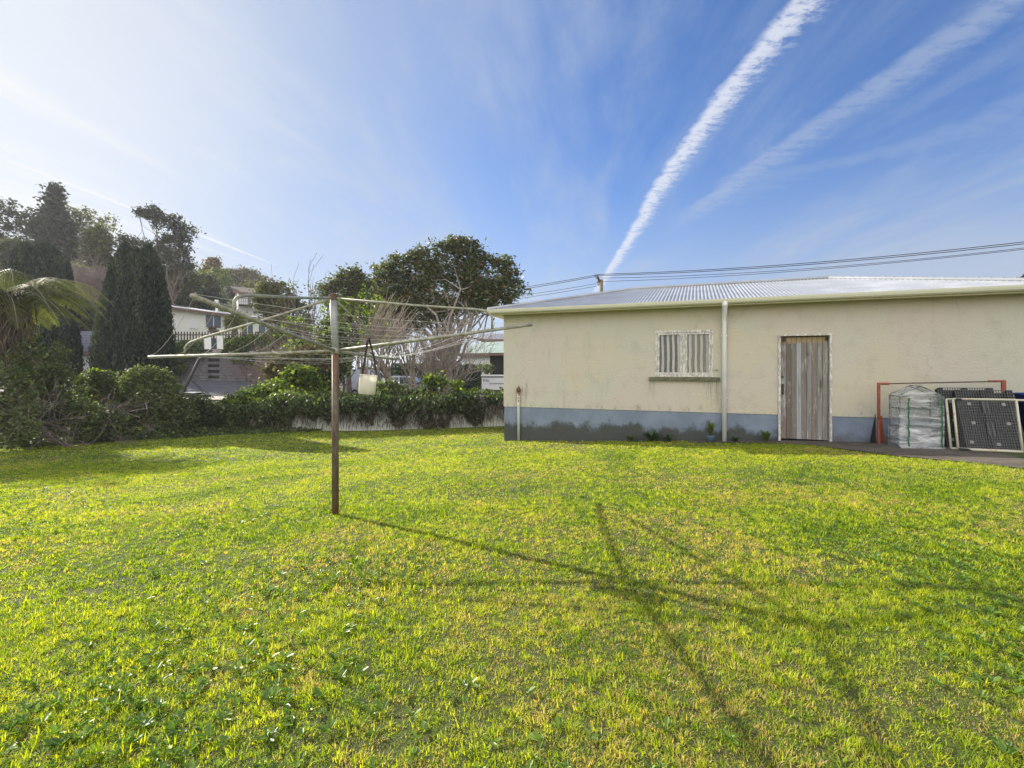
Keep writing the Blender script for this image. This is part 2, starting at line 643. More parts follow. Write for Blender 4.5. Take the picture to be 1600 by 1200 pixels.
M['stub'] = mat('rusty_cream_pipe', stub_fn, rough=0.7)
M['rust'] = mat('rust', color=(0.16, 0.085, 0.05), rough=0.85, var=0.5, vscale=30)


def peel_fn(nt, tc, bs):
    n = nt.noise(nt.mapping(tc, (1, 1, 0.35)), 26, 6, 0.7)
    n2 = nt.noise(nt.mapping(tc, (1, 1, 0.3), (3, 1, 0)), 9, 5, 0.7)
    c = nt.mix(nt.ss(n, 0.44, 0.55), (0.72, 0.71, 0.68), (0.44, 0.41, 0.38))
    return nt.mix(nt.ss(n2, 0.55, 0.68, 0, 0.6), c, (0.36, 0.31, 0.33))


M['peeling'] = mat('peeling_white_paint', peel_fn, rough=0.8, bump=(60, 0.5, 0.006))
M['sill'] = mat('mossy_sill', color=(0.16, 0.16, 0.10), rough=0.85, var=0.4, vscale=9)


def door_fn(nt, tc, bs):
    x, y, z = nt.sep(tc)
    pl = nt.math('FLOOR', nt.math('MULTIPLY', nt.math('SUBTRACT', x, 6.06), 1.0 / 0.0905))
    wn = nt.new('ShaderNodeTexWhiteNoise', noise_dimensions='1D')
    nt.l.new(nt.math('ADD', pl, 3.0), wn.inputs['W'])
    off = nt.comb(nt.math('MULTIPLY', pl, 3.7), 0.0, 0.0)
    va = nt.new('ShaderNodeVectorMath', operation='ADD')
    nt.l.new(tc, va.inputs[0])
    nt.l.new(off, va.inputs[1])
    grain = nt.noise(nt.mapping(va.outputs[0], (42, 10, 1.6)), 1.0, 7, 0.7)
    c = nt.ramp(wn.outputs['Value'], [(0.0, (0.15, 0.135, 0.12)), (0.3, (0.33, 0.32, 0.30)), (0.55, (0.21, 0.185, 0.16)), (0.85, (0.37, 0.38, 0.41))])
    c = nt.mix(nt.ss(grain, 0.42, 0.72, 0, 0.65), c, (0.085, 0.075, 0.065))
    blot = nt.noise(nt.mapping(va.outputs[0], (12, 4, 2.2)), 1.0, 6, 0.75)
    c = nt.mix(nt.ss(blot, 0.54, 0.64, 0, 0.75), c, (0.47, 0.45, 0.42))
    b2 = nt.noise(nt.mapping(va.outputs[0], (9, 4, 1.3), (3, 5, 1)), 1.0, 6, 0.7)
    c = nt.mix(nt.ss(b2, 0.60, 0.68, 0, 0.85), c, (0.085, 0.075, 0.07))
    # flaking ochre paint kept at the top rail
    o = nt.noise(nt.mapping(tc, (30, 4, 16)), 1.0, 5, 0.7)
    top = nt.math('ADD', nt.ss(z, 2.02, 2.17, 0, 1), nt.math('MULTIPLY', nt.math('SUBTRACT', o, 0.5), 1.2))
    c = nt.mix(nt.ss(top, 0.45, 0.62), c, (0.34, 0.26, 0.15))
    # red primer and paint worn round the lock stile and foot
    lock = nt.math('MULTIPLY', nt.ss(x, 6.17, 6.15), nt.ss(nt.noise(nt.mapping(tc, (14, 4, 4)), 1.0, 5, 0.7), 0.45, 0.6))
    c = nt.mix(nt.math('MULTIPLY', lock, 0.65), c, (0.17, 0.085, 0.06))
    return c


M['door'] = mat('weathered_boards', door_fn, rough=0.9, bump=(45, 0.6, 0.008))
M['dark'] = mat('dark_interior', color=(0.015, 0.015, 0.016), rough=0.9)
M['iron'] = mat('dark_iron', color=(0.06, 0.045, 0.035), rough=0.8, var=0.3, vscale=30)


def curtain_fn(nt, tc, bs):
    x, y, z = nt.sep(tc)
    w = nt.math('MULTIPLY', nt.noise(nt.mapping(tc, (1, 1, 1.2)), 2.0, 2), 0.05)
    f = nt.math('FRACT', nt.math('MULTIPLY', nt.math('ADD', x, w), 1 / 0.115))
    s = nt.math('GREATER_THAN', f, 0.56)
    left = nt.math('LESS_THAN', x, 4.18)
    dk = nt.mix(left, (0.22, 0.21, 0.17), (0.015, 0.02, 0.05))
    return nt.mix(s, dk, (0.80, 0.77, 0.62))


M['curtain'] = mat('striped_curtain', curtain_fn, rough=0.9)


def glass_mat(name, tint=(1.0, 1.0, 1.0), amount=0.25, rough=0.02):
    m = bpy.data.materials.new(name)
    m.use_nodes = True
    nt = NT(m.node_tree)
    nt.n.remove(nt.n['Principled BSDF'])
    t = nt.new('ShaderNodeBsdfTransparent')
    t.inputs[0].default_value = (*tint, 1)
    g = nt.new('ShaderNodeBsdfGlossy')
    g.inputs['Roughness'].default_value = rough
    fr = nt.new('ShaderNodeFresnel')
    fr.inputs[0].default_value = 1.5
    mx = nt.new('ShaderNodeMixShader')
    nt.l.new(nt.math('ADD', fr.outputs[0], amount, clamp=True), mx.inputs[0])
    nt.l.new(t.outputs[0], mx.inputs[1])
    nt.l.new(g.outputs[0], mx.inputs[2])
    nt.l.new(mx.outputs[0], nt.n['Material Output'].inputs[0])
    return m


M['glass'] = glass_mat('window_glass', amount=0.015)
M['dark_glass'] = mat('dark_glass', color=(0.05, 0.07, 0.10), rough=0.08, spec=0.9)


def film_mat():
    m = bpy.data.materials.new('clear_crinkled_plastic')
    m.use_nodes = True
    nt = NT(m.node_tree)
    bs = nt.n['Principled BSDF']
    tc = nt.new('ShaderNodeTexCoord').outputs['Object']
    x, y, z = nt.sep(tc)
    bs.inputs['Base Color'].default_value = (0.62, 0.64, 0.66, 1)
    bs.inputs['Roughness'].default_value = 0.16
    bs.inputs['Specular IOR Level'].default_value = 0.9
    wr = nt.noise(nt.mapping(tc, (1.6, 1.6, 6.0)), 1.3, 5, 0.55, 0.8)
    bn = nt.new('ShaderNodeBump')
    bn.inputs['Strength'].default_value = 1.0
    bn.inputs['Distance'].default_value = 0.07
    nt.l.new(wr, bn.inputs['Height'])
    nt.l.new(bn.outputs[0], bs.inputs['Normal'])
    t = nt.new('ShaderNodeBsdfTransparent')
    t.inputs[0].default_value = (0.86, 0.88, 0.90, 1)
    mx = nt.new('ShaderNodeMixShader')
    streak = nt.ss(wr, 0.42, 0.62, 0.14, 0.70)
    nt.l.new(nt.math('ADD', streak, nt.ss(z, 1.15, 0.5, -0.05, 0.12), clamp=True), mx.inputs[0])
    nt.l.new(t.outputs[0], mx.inputs[1])
    nt.l.new(bs.outputs[0], mx.inputs[2])
    nt.l.new(mx.outputs[0], nt.n['Material Output'].inputs[0])
    return m


M['film'] = film_mat()
M['green_tube'] = mat('dark_green_tube', color=(0.035, 0.075, 0.055), rough=0.5)
M['zip'] = mat('green_zip', color=(0.02, 0.12, 0.06), rough=0.6)
M['red_steel'] = mat('red_oxide_steel', color=(0.33, 0.085, 0.05), rough=0.7, var=0.35, vscale=14)
M['brown_steel'] = mat('brown_steel', color=(0.12, 0.075, 0.06), rough=0.7, var=0.35, vscale=20)
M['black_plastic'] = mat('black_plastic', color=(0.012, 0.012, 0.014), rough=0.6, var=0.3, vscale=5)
M['black_plastic_lit'] = mat('sky_lit_black_plastic', color=(0.07, 0.074, 0.082), rough=0.5, var=0.3, vscale=5)  # black pallet plastic, sky light on the grid edges put into the colour
M['cream_tube'] = mat('cream_rust_tube', lambda nt, tc, bs: nt.mix(nt.ss(nt.noise(tc, 7, 6, 0.7), 0.56, 0.64), (0.60, 0.57, 0.45), (0.42, 0.20, 0.05)), rough=0.55)
M['wire'] = mat('galvanised_wire', color=(0.26, 0.26, 0.25), rough=0.5, metal=0.3)
M['blue_plastic'] = mat('blue_plastic', color=(0.015, 0.035, 0.20), rough=0.4)


def pole_fn(nt, tc, bs):
    x, y, z = nt.sep(tc)
    n = nt.noise(nt.mapping(tc, (1, 1, 0.35)), 18, 6, 0.7)
    c = nt.mix(nt.ss(n, 0.42, 0.62), (0.145, 0.12, 0.085), (0.085, 0.05, 0.035))
    r = nt.math('ADD', nt.ss(z, 1.15, 1.68, 0, 0.55), nt.ss(z, 0.35, 0.0, 0, 0.6))
    return nt.mix(nt.math('MULTIPLY', r, nt.ss(n, 0.3, 0.6)), c, (0.27, 0.10, 0.045))


M['old_pole'] = mat('rusty_brown_pole', pole_fn, rough=0.65, metal=0.2)
M['galv'] = mat('galvanised_steel', color=(0.36, 0.375, 0.375), rough=0.55, metal=0.2, var=0.2, vscale=14)
M['galv_arm'] = mat('weathered_galvanised_tube', color=(0.36, 0.35, 0.28), rough=0.6, metal=0.2, var=0.4, vscale=16)
M['line_wire'] = mat('clothesline_wire', color=(0.48, 0.48, 0.46), rough=0.7)


def bucket_mat():
    m = bpy.data.materials.new('milky_plastic')
    m.use_nodes = True
    nt = NT(m.node_tree)
    bs = nt.n['Principled BSDF']
    tc = nt.new('ShaderNodeTexCoord').outputs['Object']
    c = nt.mix(nt.ss(nt.noise(tc, 9, 4), 0.4, 0.7), (0.86, 0.84, 0.76), (0.76, 0.72, 0.60))
    nt.l.new(c, bs.inputs['Base Color'])
    bs.inputs['Roughness'].default_value = 0.4
    tr = nt.new('ShaderNodeBsdfTranslucent')
    nt.l.new(c, tr.inputs[0])
    mx = nt.new('ShaderNodeMixShader')
    mx.inputs[0].default_value = 0.45
    nt.l.new(bs.outputs[0], mx.inputs[1])
    nt.l.new(tr.outputs[0], mx.inputs[2])
    nt.l.new(mx.outputs[0], nt.n['Material Output'].inputs[0])
    return m


M['bucket'] = bucket_mat()
M['black_strap'] = mat('black_strap', color=(0.02, 0.02, 0.022), rough=0.7)
M['white_fence'] = mat('white_fence_paint', lambda nt, tc, bs: nt.mix(nt.ss(nt.noise(nt.mapping(tc, (1, 1, 0.3)), 9, 5, 0.7), 0.5, 0.75, 0, 0.5), (0.66, 0.68, 0.66), (0.33, 0.36, 0.30)), rough=0.7)
M['wood_dark'] = mat('dark_fence_wood', color=(0.10, 0.075, 0.065), rough=0.9, var=0.3, vscale=8)
M['timber_pole'] = mat('grey_timber_pole', color=(0.20, 0.165, 0.125), rough=0.9, var=0.35, vscale=6)
M['bark'] = mat('bark', color=(0.16, 0.13, 0.105), rough=0.95, var=0.45, vscale=6, bump=(12, 0.6, 0.03))
M['bark_pale'] = mat('pale_bark', color=(0.33, 0.285, 0.25), rough=0.95, var=0.4, vscale=6)
M['bark_pink'] = mat('pinkish_twig_bark', color=(0.36, 0.285, 0.245), rough=0.9, var=0.35, vscale=4)
M['twig_purple'] = mat('purplish_twig_bark', color=(0.25, 0.19, 0.185), rough=0.9, var=0.35, vscale=4)
M['cable'] = mat('black_cable', color=(0.03, 0.03, 0.035), rough=0.6)
M['insulator'] = mat('insulator', color=(0.25, 0.12, 0.08), rough=0.3)
M['weatherboard'] = mat('cream_weatherboard', lambda nt, tc, bs: nt.mix(nt.ss(nt.math('FRACT', nt.math('MULTIPLY', nt.sep(tc)[2], 1 / 0.18)), 0.86, 0.96, 0, 0.25), (0.78, 0.77, 0.67), (0.45, 0.45, 0.38)), rough=0.7)
M['white_roof'] = mat('pale_metal_roof', color=(0.80, 0.79, 0.80), rough=0.45, var=0.12, vscale=2)
M['grey_roof'] = mat('grey_roof', lambda nt, tc, bs: nt.mix(nt.math('GREATER_THAN', nt.math('FRACT', nt.math('MULTIPLY', nt.sep(tc)[2], 5.5)), 0.82), (0.19, 0.19, 0.23), (0.10, 0.10, 0.12)), rough=0.85)
M['green_roof'] = mat('green_grey_roof', color=(0.30, 0.38, 0.34), rough=0.7, var=0.2, vscale=2)
M['white_wall'] = mat('white_wall', color=(0.78, 0.78, 0.80), rough=0.75, var=0.12, vscale=2)
M['window_trim'] = mat('dark_window_trim', color=(0.12, 0.12, 0.13), rough=0.6)
M['white_trim'] = mat('white_trim', color=(0.75, 0.75, 0.75), rough=0.5)
M['brown_trim'] = mat('brown_trim', color=(0.17, 0.10, 0.075), rough=0.7)
M['block'] = mat('block_wall', lambda nt, tc, bs: nt.mix(nt.ss(nt.noise(tc, 1.5, 6, 0.7), 0.4, 0.7), (0.20, 0.19, 0.215), (0.11, 0.105, 0.13)), rough=0.95)
M['car_white'] = mat('white_car_paint', color=(0.70, 0.71, 0.74), rough=0.25, spec=0.6)
M['car_silver'] = mat('silver_car_paint', color=(0.55, 0.58, 0.65), rough=0.25, metal=0.4)
M['car_dark'] = mat('dark_car_trim', color=(0.03, 0.03, 0.035), rough=0.5)
M['tyre'] = mat('tyre_rubber', color=(0.03, 0.03, 0.03), rough=0.9)
M['rim'] = mat('steel_rim', color=(0.4, 0.4, 0.42), rough=0.4, metal=0.7)
M['red_lamp'] = mat('red_lamp_lens', color=(0.45, 0.02, 0.02), rough=0.2)
M['ink'] = mat('dark_lettering', color=(0.03, 0.05, 0.09), rough=0.6)
M['board'] = mat('clear_white_board', color=(0.80, 0.82, 0.85), rough=0.15, spec=0.8)
M['net'] = mat('white_net', color=(0.6, 0.6, 0.6), rough=0.8)
M['blue_pot'] = mat('blue_glazed_pot', color=(0.10, 0.16, 0.26), rough=0.4)

M['L_grass'] = leaf_mat('grass_blades', (0.06, 0.14, 0.012), (0.285, 0.39, 0.018), (0.53, 0.55, 0.05), 0.5, 0.5, 0.35, odd=(0.56, 0.43, 0.22), tcol=(1.65, 1.6, 0.35))
M['L_weed'] = leaf_mat('broad_weed_leaves', (0.06, 0.12, 0.025), (0.13, 0.22, 0.03), (0.24, 0.34, 0.05), 0.35, 0.42, 0.5)
M['L_ivy'] = leaf_mat('ivy_leaves', (0.03, 0.048, 0.028), (0.080, 0.108, 0.048), (0.18, 0.225, 0.08), 0.3, 0.55, 0.22)
M['L_ivybright'] = leaf_mat('young_ivy_leaves', (0.035, 0.06, 0.022), (0.10, 0.14, 0.035), (0.28, 0.33, 0.06), 0.4, 0.55, 0.2)
M['L_dryivy'] = leaf_mat('dry_ivy_stems', (0.06, 0.048, 0.042), (0.13, 0.105, 0.088), (0.25, 0.20, 0.165), 0.15, 0.8, 0.2)
M['L_shrub'] = leaf_mat('shrub_leaves', (0.04, 0.056, 0.036), (0.098, 0.118, 0.062), (0.21, 0.245, 0.11), 0.35, 0.55, 0.22)
M['L_cypress'] = leaf_mat('cypress_leaves', (0.022, 0.032, 0.032), (0.042, 0.058, 0.048), (0.085, 0.11, 0.065), 0.12, 0.7, 0.3)
M['L_conifer'] = leaf_mat('conifer_leaves', (0.03, 0.035, 0.035), (0.05, 0.06, 0.05), (0.10, 0.115, 0.07), 0.2, 0.7, 0.3)
M['L_hill'] = leaf_mat('hill_scrub_leaves', (0.045, 0.055, 0.045), (0.085, 0.095, 0.065), (0.16, 0.17, 0.09), 0.3, 0.7, 0.3)
M['L_olive'] = leaf_mat('olive_leaves', (0.05, 0.055, 0.03), (0.12, 0.125, 0.055), (0.22, 0.21, 0.09), 0.3, 0.6, 0.3)
M['L_magnolia'] = leaf_mat('magnolia_leaves', (0.028, 0.042, 0.022), (0.072, 0.095, 0.04), (0.17, 0.18, 0.065), 0.28, 0.5, 0.35, odd=(0.20, 0.125, 0.055))
M['L_hedge'] = leaf_mat('hedge_leaves', (0.018, 0.035, 0.018), (0.035, 0.075, 0.03), (0.07, 0.14, 0.045), 0.25, 0.45, 0.5)
M['L_brown'] = leaf_mat('brownish_hedge_leaves', (0.07, 0.06, 0.04), (0.14, 0.105, 0.065), (0.17, 0.18, 0.07), 0.2, 0.7, 0.3)
M['L_fern'] = leaf_mat('tree_fern_fronds', (0.06, 0.068, 0.032), (0.13, 0.135, 0.055), (0.27, 0.26, 0.10), 0.42, 0.6, 0.12)
M['L_red'] = leaf_mat('reddish_leaves', (0.07, 0.045, 0.04), (0.16, 0.10, 0.075), (0.26, 0.2, 0.12), 0.3, 0.6, 0.3)
M['L_grassy'] = leaf_mat('pale_grassy_leaves', (0.08, 0.10, 0.05), (0.17, 0.20, 0.09), (0.30, 0.32, 0.13), 0.4, 0.6, 0.3)

# ------------------------------------------------------------------ ground, roads
def grid_axis(a, b, step, far, n):
    mid = np.arange(a, b + 1e-6, step)
    g = (np.linspace(0, 1, n + 1)[1:]) ** 2.2
    return np.concatenate([(a - g * (far))[::-1], mid, b + g * far])


gx = grid_axis(-16, 14, 0.3, 900, 60)
gy = grid_axis(-4, 40, 0.3, 1500, 70)
XX, YY = np.meshgrid(gx, gy)
ZZ = ground_z(XX, YY)
nx, ny = len(gx), len(gy)
idx = np.arange(nx * ny).reshape(ny, nx)
quads = np.stack([idx[:-1, :-1], idx[:-1, 1:], idx[1:, 1:], idx[1:, :-1]], -1).reshape(-1, 4)
ground = mesh_np('ground', np.stack([XX, YY, ZZ], -1).reshape(-1, 3), quads, M['ground'], smooth=True)
tag(ground, kind='structure')


def ribbon(name, rows, matl, lift, n=14):
    """rows: list of (left point, right point) xy; draped sheet"""
    rows = [(Vector(a), Vector(b)) for a, b in rows]
    vs, m = [], 0
    pts = []
    for (a0, b0), (a1, b1) in zip(rows[:-1], rows[1:]):
        for k in range(n):
            t = k / n
            pts.append((a0.lerp(a1, t), b0.lerp(b1, t)))
    pts.append(rows[-1])
    nw = 12
    for a, b in pts:
        for j in range(nw + 1):
            p = a.lerp(b, j / nw)
            vs.append((p.x, p.y, gz(p.x, p.y) + lift))
    ii = np.arange(len(pts) * (nw + 1)).reshape(len(pts), nw + 1)
    q = np.stack([ii[:-1, :-1], ii[:-1, 1:], ii[1:, 1:], ii[1:, :-1]], -1).reshape(-1, 4)
    return tag(mesh_np(name, np.array(vs), q, matl, smooth=True), kind='structure')


ribbon('footpath', [((-46, 24.3), (-46, 27.4)), ((-24, 24.9), (-24, 27.8)), ((-9, 25.6), (-9, 28.0)), ((40, 25.6), (40, 28))], M['concrete'], 0.05)
ribbon('road', [((-46, 27.5), (-46, 35.5)), ((-24, 27.9), (-24, 36.4)), ((-9, 28.1), (-9, 41)), ((40, 28.1), (40, 41))], M['asphalt'], 0.03)

# ------------------------------------------------------------------ house frame
DV = Vector((0.935, -0.355, 0)).normalized()
NV = Vector((0.355, 0.935, 0)).normalized()
HC = Vector((-0.205, 12.0, 0))
HL, HW = 10.2, 5.5
HROT = math.atan2(DV.y, DV.x)


def shear(v):
    return (v[0], v[1], v[2] - 0.005 * v[0])


def W(px, py, o):
    """local house coords of a pixel on the upright plane o metres in front of the wall"""
    u, v = (px - CX) / F, (CY - py) / F
    r = Vector((u, 1, v))
    q = HC - NV * o
    k = q.dot(NV) / Vector((u, 1, 0)).dot(NV)
    p = r * k
    rel = Vector((p.x, p.y, 0)) - HC
    return Vector((rel.dot(DV), -o, CAMZ + p.z))


def loc2w(x, y, z=0.0):
    return HC + DV * x + NV * y + Vector((0, 0, z))


def lg(x, y):
    p = loc2w(x, y)
    return gz(p.x, p.y)


house = empty('house', HC, HROT)
tag(house, 'long cream stucco outbuilding with blue-grey painted base and corrugated iron roof', 'building')
WT, PT, GB = 2.95, 0.676, -0.75   # wall top, plinth top, below ground
# wall with openings: window and door
wx0, wx1, wz0, wz1 = 3.60, 4.775, 1.43, 2.44
dx0, dx1, dz1 = 6.01, 6.92, 2.265
def wall_with_holes():
    b = MB(shear)
    T = 0.14
    xs = [0, wx0, wx1, dx0, dx1, HL]
    def seg(x0, x1, z0, z1):
        b.box(x0, x1, 0.0, T, z0, z1)
    seg(0, wx0, PT, WT); seg(wx0, wx1, PT, wz0); seg(wx0, wx1, wz1, WT)
    seg(wx1, dx0, PT, WT); seg(dx0, dx1, dz1, WT); seg(dx1, HL, PT, WT)
    b.box(0, T, T, HW, PT, WT)
    b.box(HL - T, HL, T, HW, PT, WT)
    b.box(T, HL - T, HW - T, HW, PT, WT)
    return b
wall_with_holes().build('wall', M['stucco'], house)
b = MB(shear)
b.box(0.012, dx0, 0.012, 0.14, GB, PT).box(dx1, HL - 0.012, 0.012, 0.14, GB, PT)
b.box(0.012, 0.14, 0.14, HW, GB, PT).box(HL - 0.14, HL - 0.012, 0.14, HW, GB, PT).box(0.14, HL - 0.14, HW - 0.14, HW - 0.012, GB, PT)
b.build('plinth', M['plinth'], house)

# roof: corrugated hip
OH, PIT = 0.3, 0.271
EZ = 3.03
def slope(b, length, run_fn, place):
    step = 0.0127
    n = int(length / step)
    prev = None
    for i in range(n + 1):
        s = i * length / n
        r = max(run_fn(s), 0.0)
        zc = 0.010 * math.cos(2 * math.pi * s / 0.0762)
        a = place(s, -0.05, EZ + zc - 0.05 * PIT)
        c = place(s, r, EZ + zc + r * PIT)
        b.v += [a, c]
        k = len(b.v)
        if prev is not None:
            b.f.append((prev, k - 2, k - 1, prev + 1))
        prev = k - 2
LT, WTOT = HL + 2 * OH, HW + 2 * OH
half = WTOT / 2
b = MB(shear)
slope(b, LT, lambda s: min(s, LT - s, half), lambda s, r, z: (s - OH, r - OH, z))
slope(b, LT, lambda s: min(s, LT - s, half), lambda s, r, z: (s - OH, HW + OH - r, z))
slope(b, WTOT, lambda s: min(s, WTOT - s), lambda s, r, z: (r - OH, s - OH, z))
slope(b, WTOT, lambda s: min(s, WTOT - s), lambda s, r, z: (HL + OH - r, s - OH, z))
roof = b.build('roof', M['roofing'], house, smooth=True)
b = MB(shear)
RZ = EZ + half * PIT + 0.012
r0, r1 = (half - OH, half - OH, RZ), (HL + OH - half, half - OH, RZ)
b.tube([r0, r1], 0.05, 8)
for c, e in ((r0, (-OH, -OH)), (r0, (-OH, HW + OH)), (r1, (HL + OH, -OH)), (r1, (HL + OH, HW + OH))):
    b.tube([c, (e[0], e[1], EZ + 0.02)], 0.042, 8)
for i in range(24):
    t = i / 24
    p = Vector(r1).lerp(Vector((HL + OH, -OH, EZ + 0.02)), t)
    b.box(p.x - 0.02, p.x + 0.02, p.y - 0.02, p.y + 0.02, p.z + 0.03, p.z + 0.052)
b.build('ridge_cap', M['roofing'], roof)
# soffit, fascia, gutter
b = MB(shear)
b.box(-OH + 0.06, HL + OH - 0.06, -OH + 0.06, -0.003, WT - 0.025, WT - 0.005)
b.box(-OH + 0.06, -0.003, -0.003, HW + OH - 0.06, WT - 0.025, WT - 0.005)
b.box(HL + 0.003, HL + OH - 0.06, -0.003, HW + OH - 0.06, WT - 0.025, WT - 0.005)
b.build('soffit', M['cream_trim'], house)
b = MB(shear)
z0, z1 = WT - 0.045, EZ - 0.02
b.box(-OH + 0.03, HL + OH - 0.03, -OH + 0.03, -OH + 0.057, z0, z1)
b.box(-OH + 0.03, HL + OH - 0.03, HW + OH - 0.057, HW + OH - 0.03, z0, z1)
b.box(-OH + 0.03, -OH + 0.057, -OH + 0.06, HW + OH - 0.06, z0, z1)
b.box(HL + OH - 0.057, HL + OH - 0.03, -OH + 0.06, HW + OH - 0.06, z0, z1)
b.build('fascia', M['cream_trim'], house)
def gutter_run(p0, p1, out):
    """quarter-round gutter along an edge; out = outward direction"""
    p0, p1, out = Vector(p0), Vector(p1), Vector(out)
    prof = [(0.0, 0.07), (0.0, 0.0), (0.055, -0.004), (0.085, 0.02), (0.097, 0.055), (0.102, 0.082), (0.108, 0.082), (0.103, 0.05), (0.09, 0.012), (0.058, -0.012), (-0.002, -0.008)]
    vs = [p + out * a + Vector((0, 0, z)) for p in (p0, p1) for a, z in prof]
    n = len(prof)
    return vs, [(i, i + 1, i + 1 + n, i + n) for i in range(n - 1)]
b = MB(shear)
gzb = EZ - 0.085
b.add(*gutter_run((-OH - 0.07, -OH + 0.027, gzb), (HL + OH + 0.07, -OH + 0.027, gzb), (0, -1, 0)))
b.add(*gutter_run((-OH + 0.027, HW + OH, gzb), (-OH + 0.027, -OH - 0.07, gzb), (-1, 0, 0)))
b.add(*gutter_run((HL + OH - 0.027, -OH - 0.07, gzb), (HL + OH - 0.027, HW + OH, gzb), (1, 0, 0)))
b.build('gutter', M['gutter'], house)
# downpipe
b = MB(shear)
tx = 4.99
b.tube([(tx, -OH - 0.02, gzb + 0.0), (tx, -OH - 0.02, gzb - 0.10), (tx, -0.09, gzb - 0.25), (tx, -0.065, gzb - 0.36), (tx, -0.065, lg(tx, -0.06) + 0.03)], 0.046, 14)
b.tube([(tx, -OH - 0.02, gzb + 0.03), (tx, -OH - 0.02, gzb - 0.09)], 0.056, 14)
dp = b.build('downpipe', M['pvc'], house, smooth=True)
for z in (2.3, 1.0):
    MB(shear).box(tx - 0.06, tx + 0.06, -0.072, -0.002, z - 0.012, z + 0.012).build('pipe_clip', M['pvc'], dp)
# old stub pipe near the corner
b = MB(shear)
b.tube([(0.41, -0.05, -0.3), (0.41, -0.05, 1.08)], 0.03, 12)
sp = b.build('vent_pipe', M['stub'], house, smooth=True)
b = MB(shear)
b.lathe([(0.0, 0.0), (0.045, 0.0), (0.055, 0.03), (0.05, 0.07), (0.02, 0.10), (0.012, 0.14), (0.0, 0.14)], (0.41, -0.05, 1.05), 14)
b.build('pipe_cap', M['rust'], sp, smooth=True)
# window
win = MB(shear)
fw = 0.05
win.box(wx0, wx1, -0.012, 0.09, wz1 - fw, wz1).box(wx0, wx1, -0.012, 0.09, wz0, wz0 + 0.04)
win.box(wx0, wx0 + fw * 0.8, -0.012, 0.09, wz0 + 0.04, wz1 - fw).box(wx1 - fw * 0.8, wx1, -0.012, 0.09, wz0 + 0.04, wz1 - fw)
mx_ = (wx0 + wx1) / 2
win.box(mx_ - 0.03, mx_ + 0.03, -0.014, 0.09, wz0 + 0.04, wz1 - fw)
window = win.build('window', M['peeling'], house, bevel=0.004)
for sx0, sx1 in ((wx0 + 0.042, mx_ - 0.032), (mx_ + 0.032, wx1 - 0.042)):
    b = MB(shear)
    z0, z1 = wz0 + 0.042, wz1 - fw - 0.002
    s = 0.042
    b.box(sx0, sx1, 0.0, 0.04, z1 - s, z1).box(sx0, sx1, 0.0, 0.04, z0, z0 + 0.055)
    b.box(sx0, sx0 + s, 0.0, 0.04, z0 + 0.055, z1 - s).box(sx1 - s, sx1, 0.0, 0.04, z0 + 0.055, z1 - s)
    sash = b.build('sash', M['peeling'], window, bevel=0.003)
    MB(shear).box(sx0 + s, sx1 - s, 0.018, 0.022, z0 + 0.055, z1 - s).build('pane', M['glass'], window)
# curtain: wavy sheet
vs, fs = [], []
N = 90
for i in range(N + 1):
    x = wx0 + 0.02 + (wx1 - wx0 - 0.04) * i / N
    y = 0.062 + 0.012 * math.sin(x * 2 * math.pi / 0.16) + 0.006 * math.sin(x * 31)
    vs += [(x, y, wz0 - 0.02), (x, y, wz1 + 0.03)]
    if i:
        k = 2 * i
        fs.append((k - 2, k, k + 1, k - 1))
MB(shear).add(vs, fs).build('curtain', M['curtain'], window, smooth=True)
MB(shear).box(wx0 - 0.13, wx1 + 0.13, -0.07, 0.01, wz0 - 0.082, wz0 - 0.002).build('sill', M['sill'], window, bevel=0.006)
# dark room behind
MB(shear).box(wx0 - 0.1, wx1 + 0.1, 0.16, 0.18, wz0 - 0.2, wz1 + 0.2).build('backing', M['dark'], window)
# door
dz0 = 0.16
b = MB(shear)
b.box(dx0 - 0.012, dx0 + 0.032, -0.03, 0.12, 0.06, dz1).box(dx1 - 0.032, dx1 + 0.012, -0.03, 0.12, 0.06, dz1)
b.box(dx0 - 0.012, dx1 + 0.012, -0.03, 0.12, dz1, dz1 + 0.035)
dr = empty('door', (0, 0, 0)); dr.parent = house
b.build('frame', M['peeling'], dr, bevel=0.004)
b = MB(shear)
np_, w0, w1 = 9, dx0 + 0.045, dx1 - 0.045
for i in range(np_):
    a = w0 + (w1 - w0) * i / np_
    c = w0 + (w1 - w0) * (i + 1) / np_
    dy = random.uniform(-0.004, 0.004)
    b.box(a + 0.0025, c - 0.0025, 0.055 + dy, 0.085, dz0 + 0.035, dz1 - 0.02)
b.box(w0, w1, 0.085, 0.10, dz0 + 0.035, dz1 - 0.02)
b.build('planks', M['door'], dr, bevel=0.003)
MB(shear).box(w0 + 0.0, w0 + 0.012, 0.04, 0.054, 1.42, 1.46).box(w0 + 0.01, w0 + 0.045, 0.02, 0.053, 1.43, 1.455).build('latch', M['iron'], dr)
MB(shear).box(w0 + 0.01, w0 + 0.05, 0.045, 0.053, 1.08, 1.30).build('lock_plate', M['iron'], dr)
MB(shear).box(w0 + 0.02, w0 + 0.08, 0.043, 0.053, dz1 - 0.10, dz1 - 0.035).build('bracket', M['iron'], dr)
MB(shear).box(w1 - 0.05, w1 - 0.005, 0.043, 0.053, dz1 - 0.10, dz1 - 0.035).build('bracket', M['iron'], dr)
MB(shear).box(dx0 - 0.03, dx1 + 0.03, -0.05, 0.14, -0.2, 0.155).build('threshold', M['plinth'], dr)
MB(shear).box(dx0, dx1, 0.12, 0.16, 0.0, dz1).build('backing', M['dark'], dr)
# stain and dent fixings: a few nails and a small hook on the stucco
b = MB(shear)
b.box(wx1 + 0.03, wx1 + 0.10, -0.03, -0.002, 1.58, 1.586)
b.build('hook', M['iron'], house)

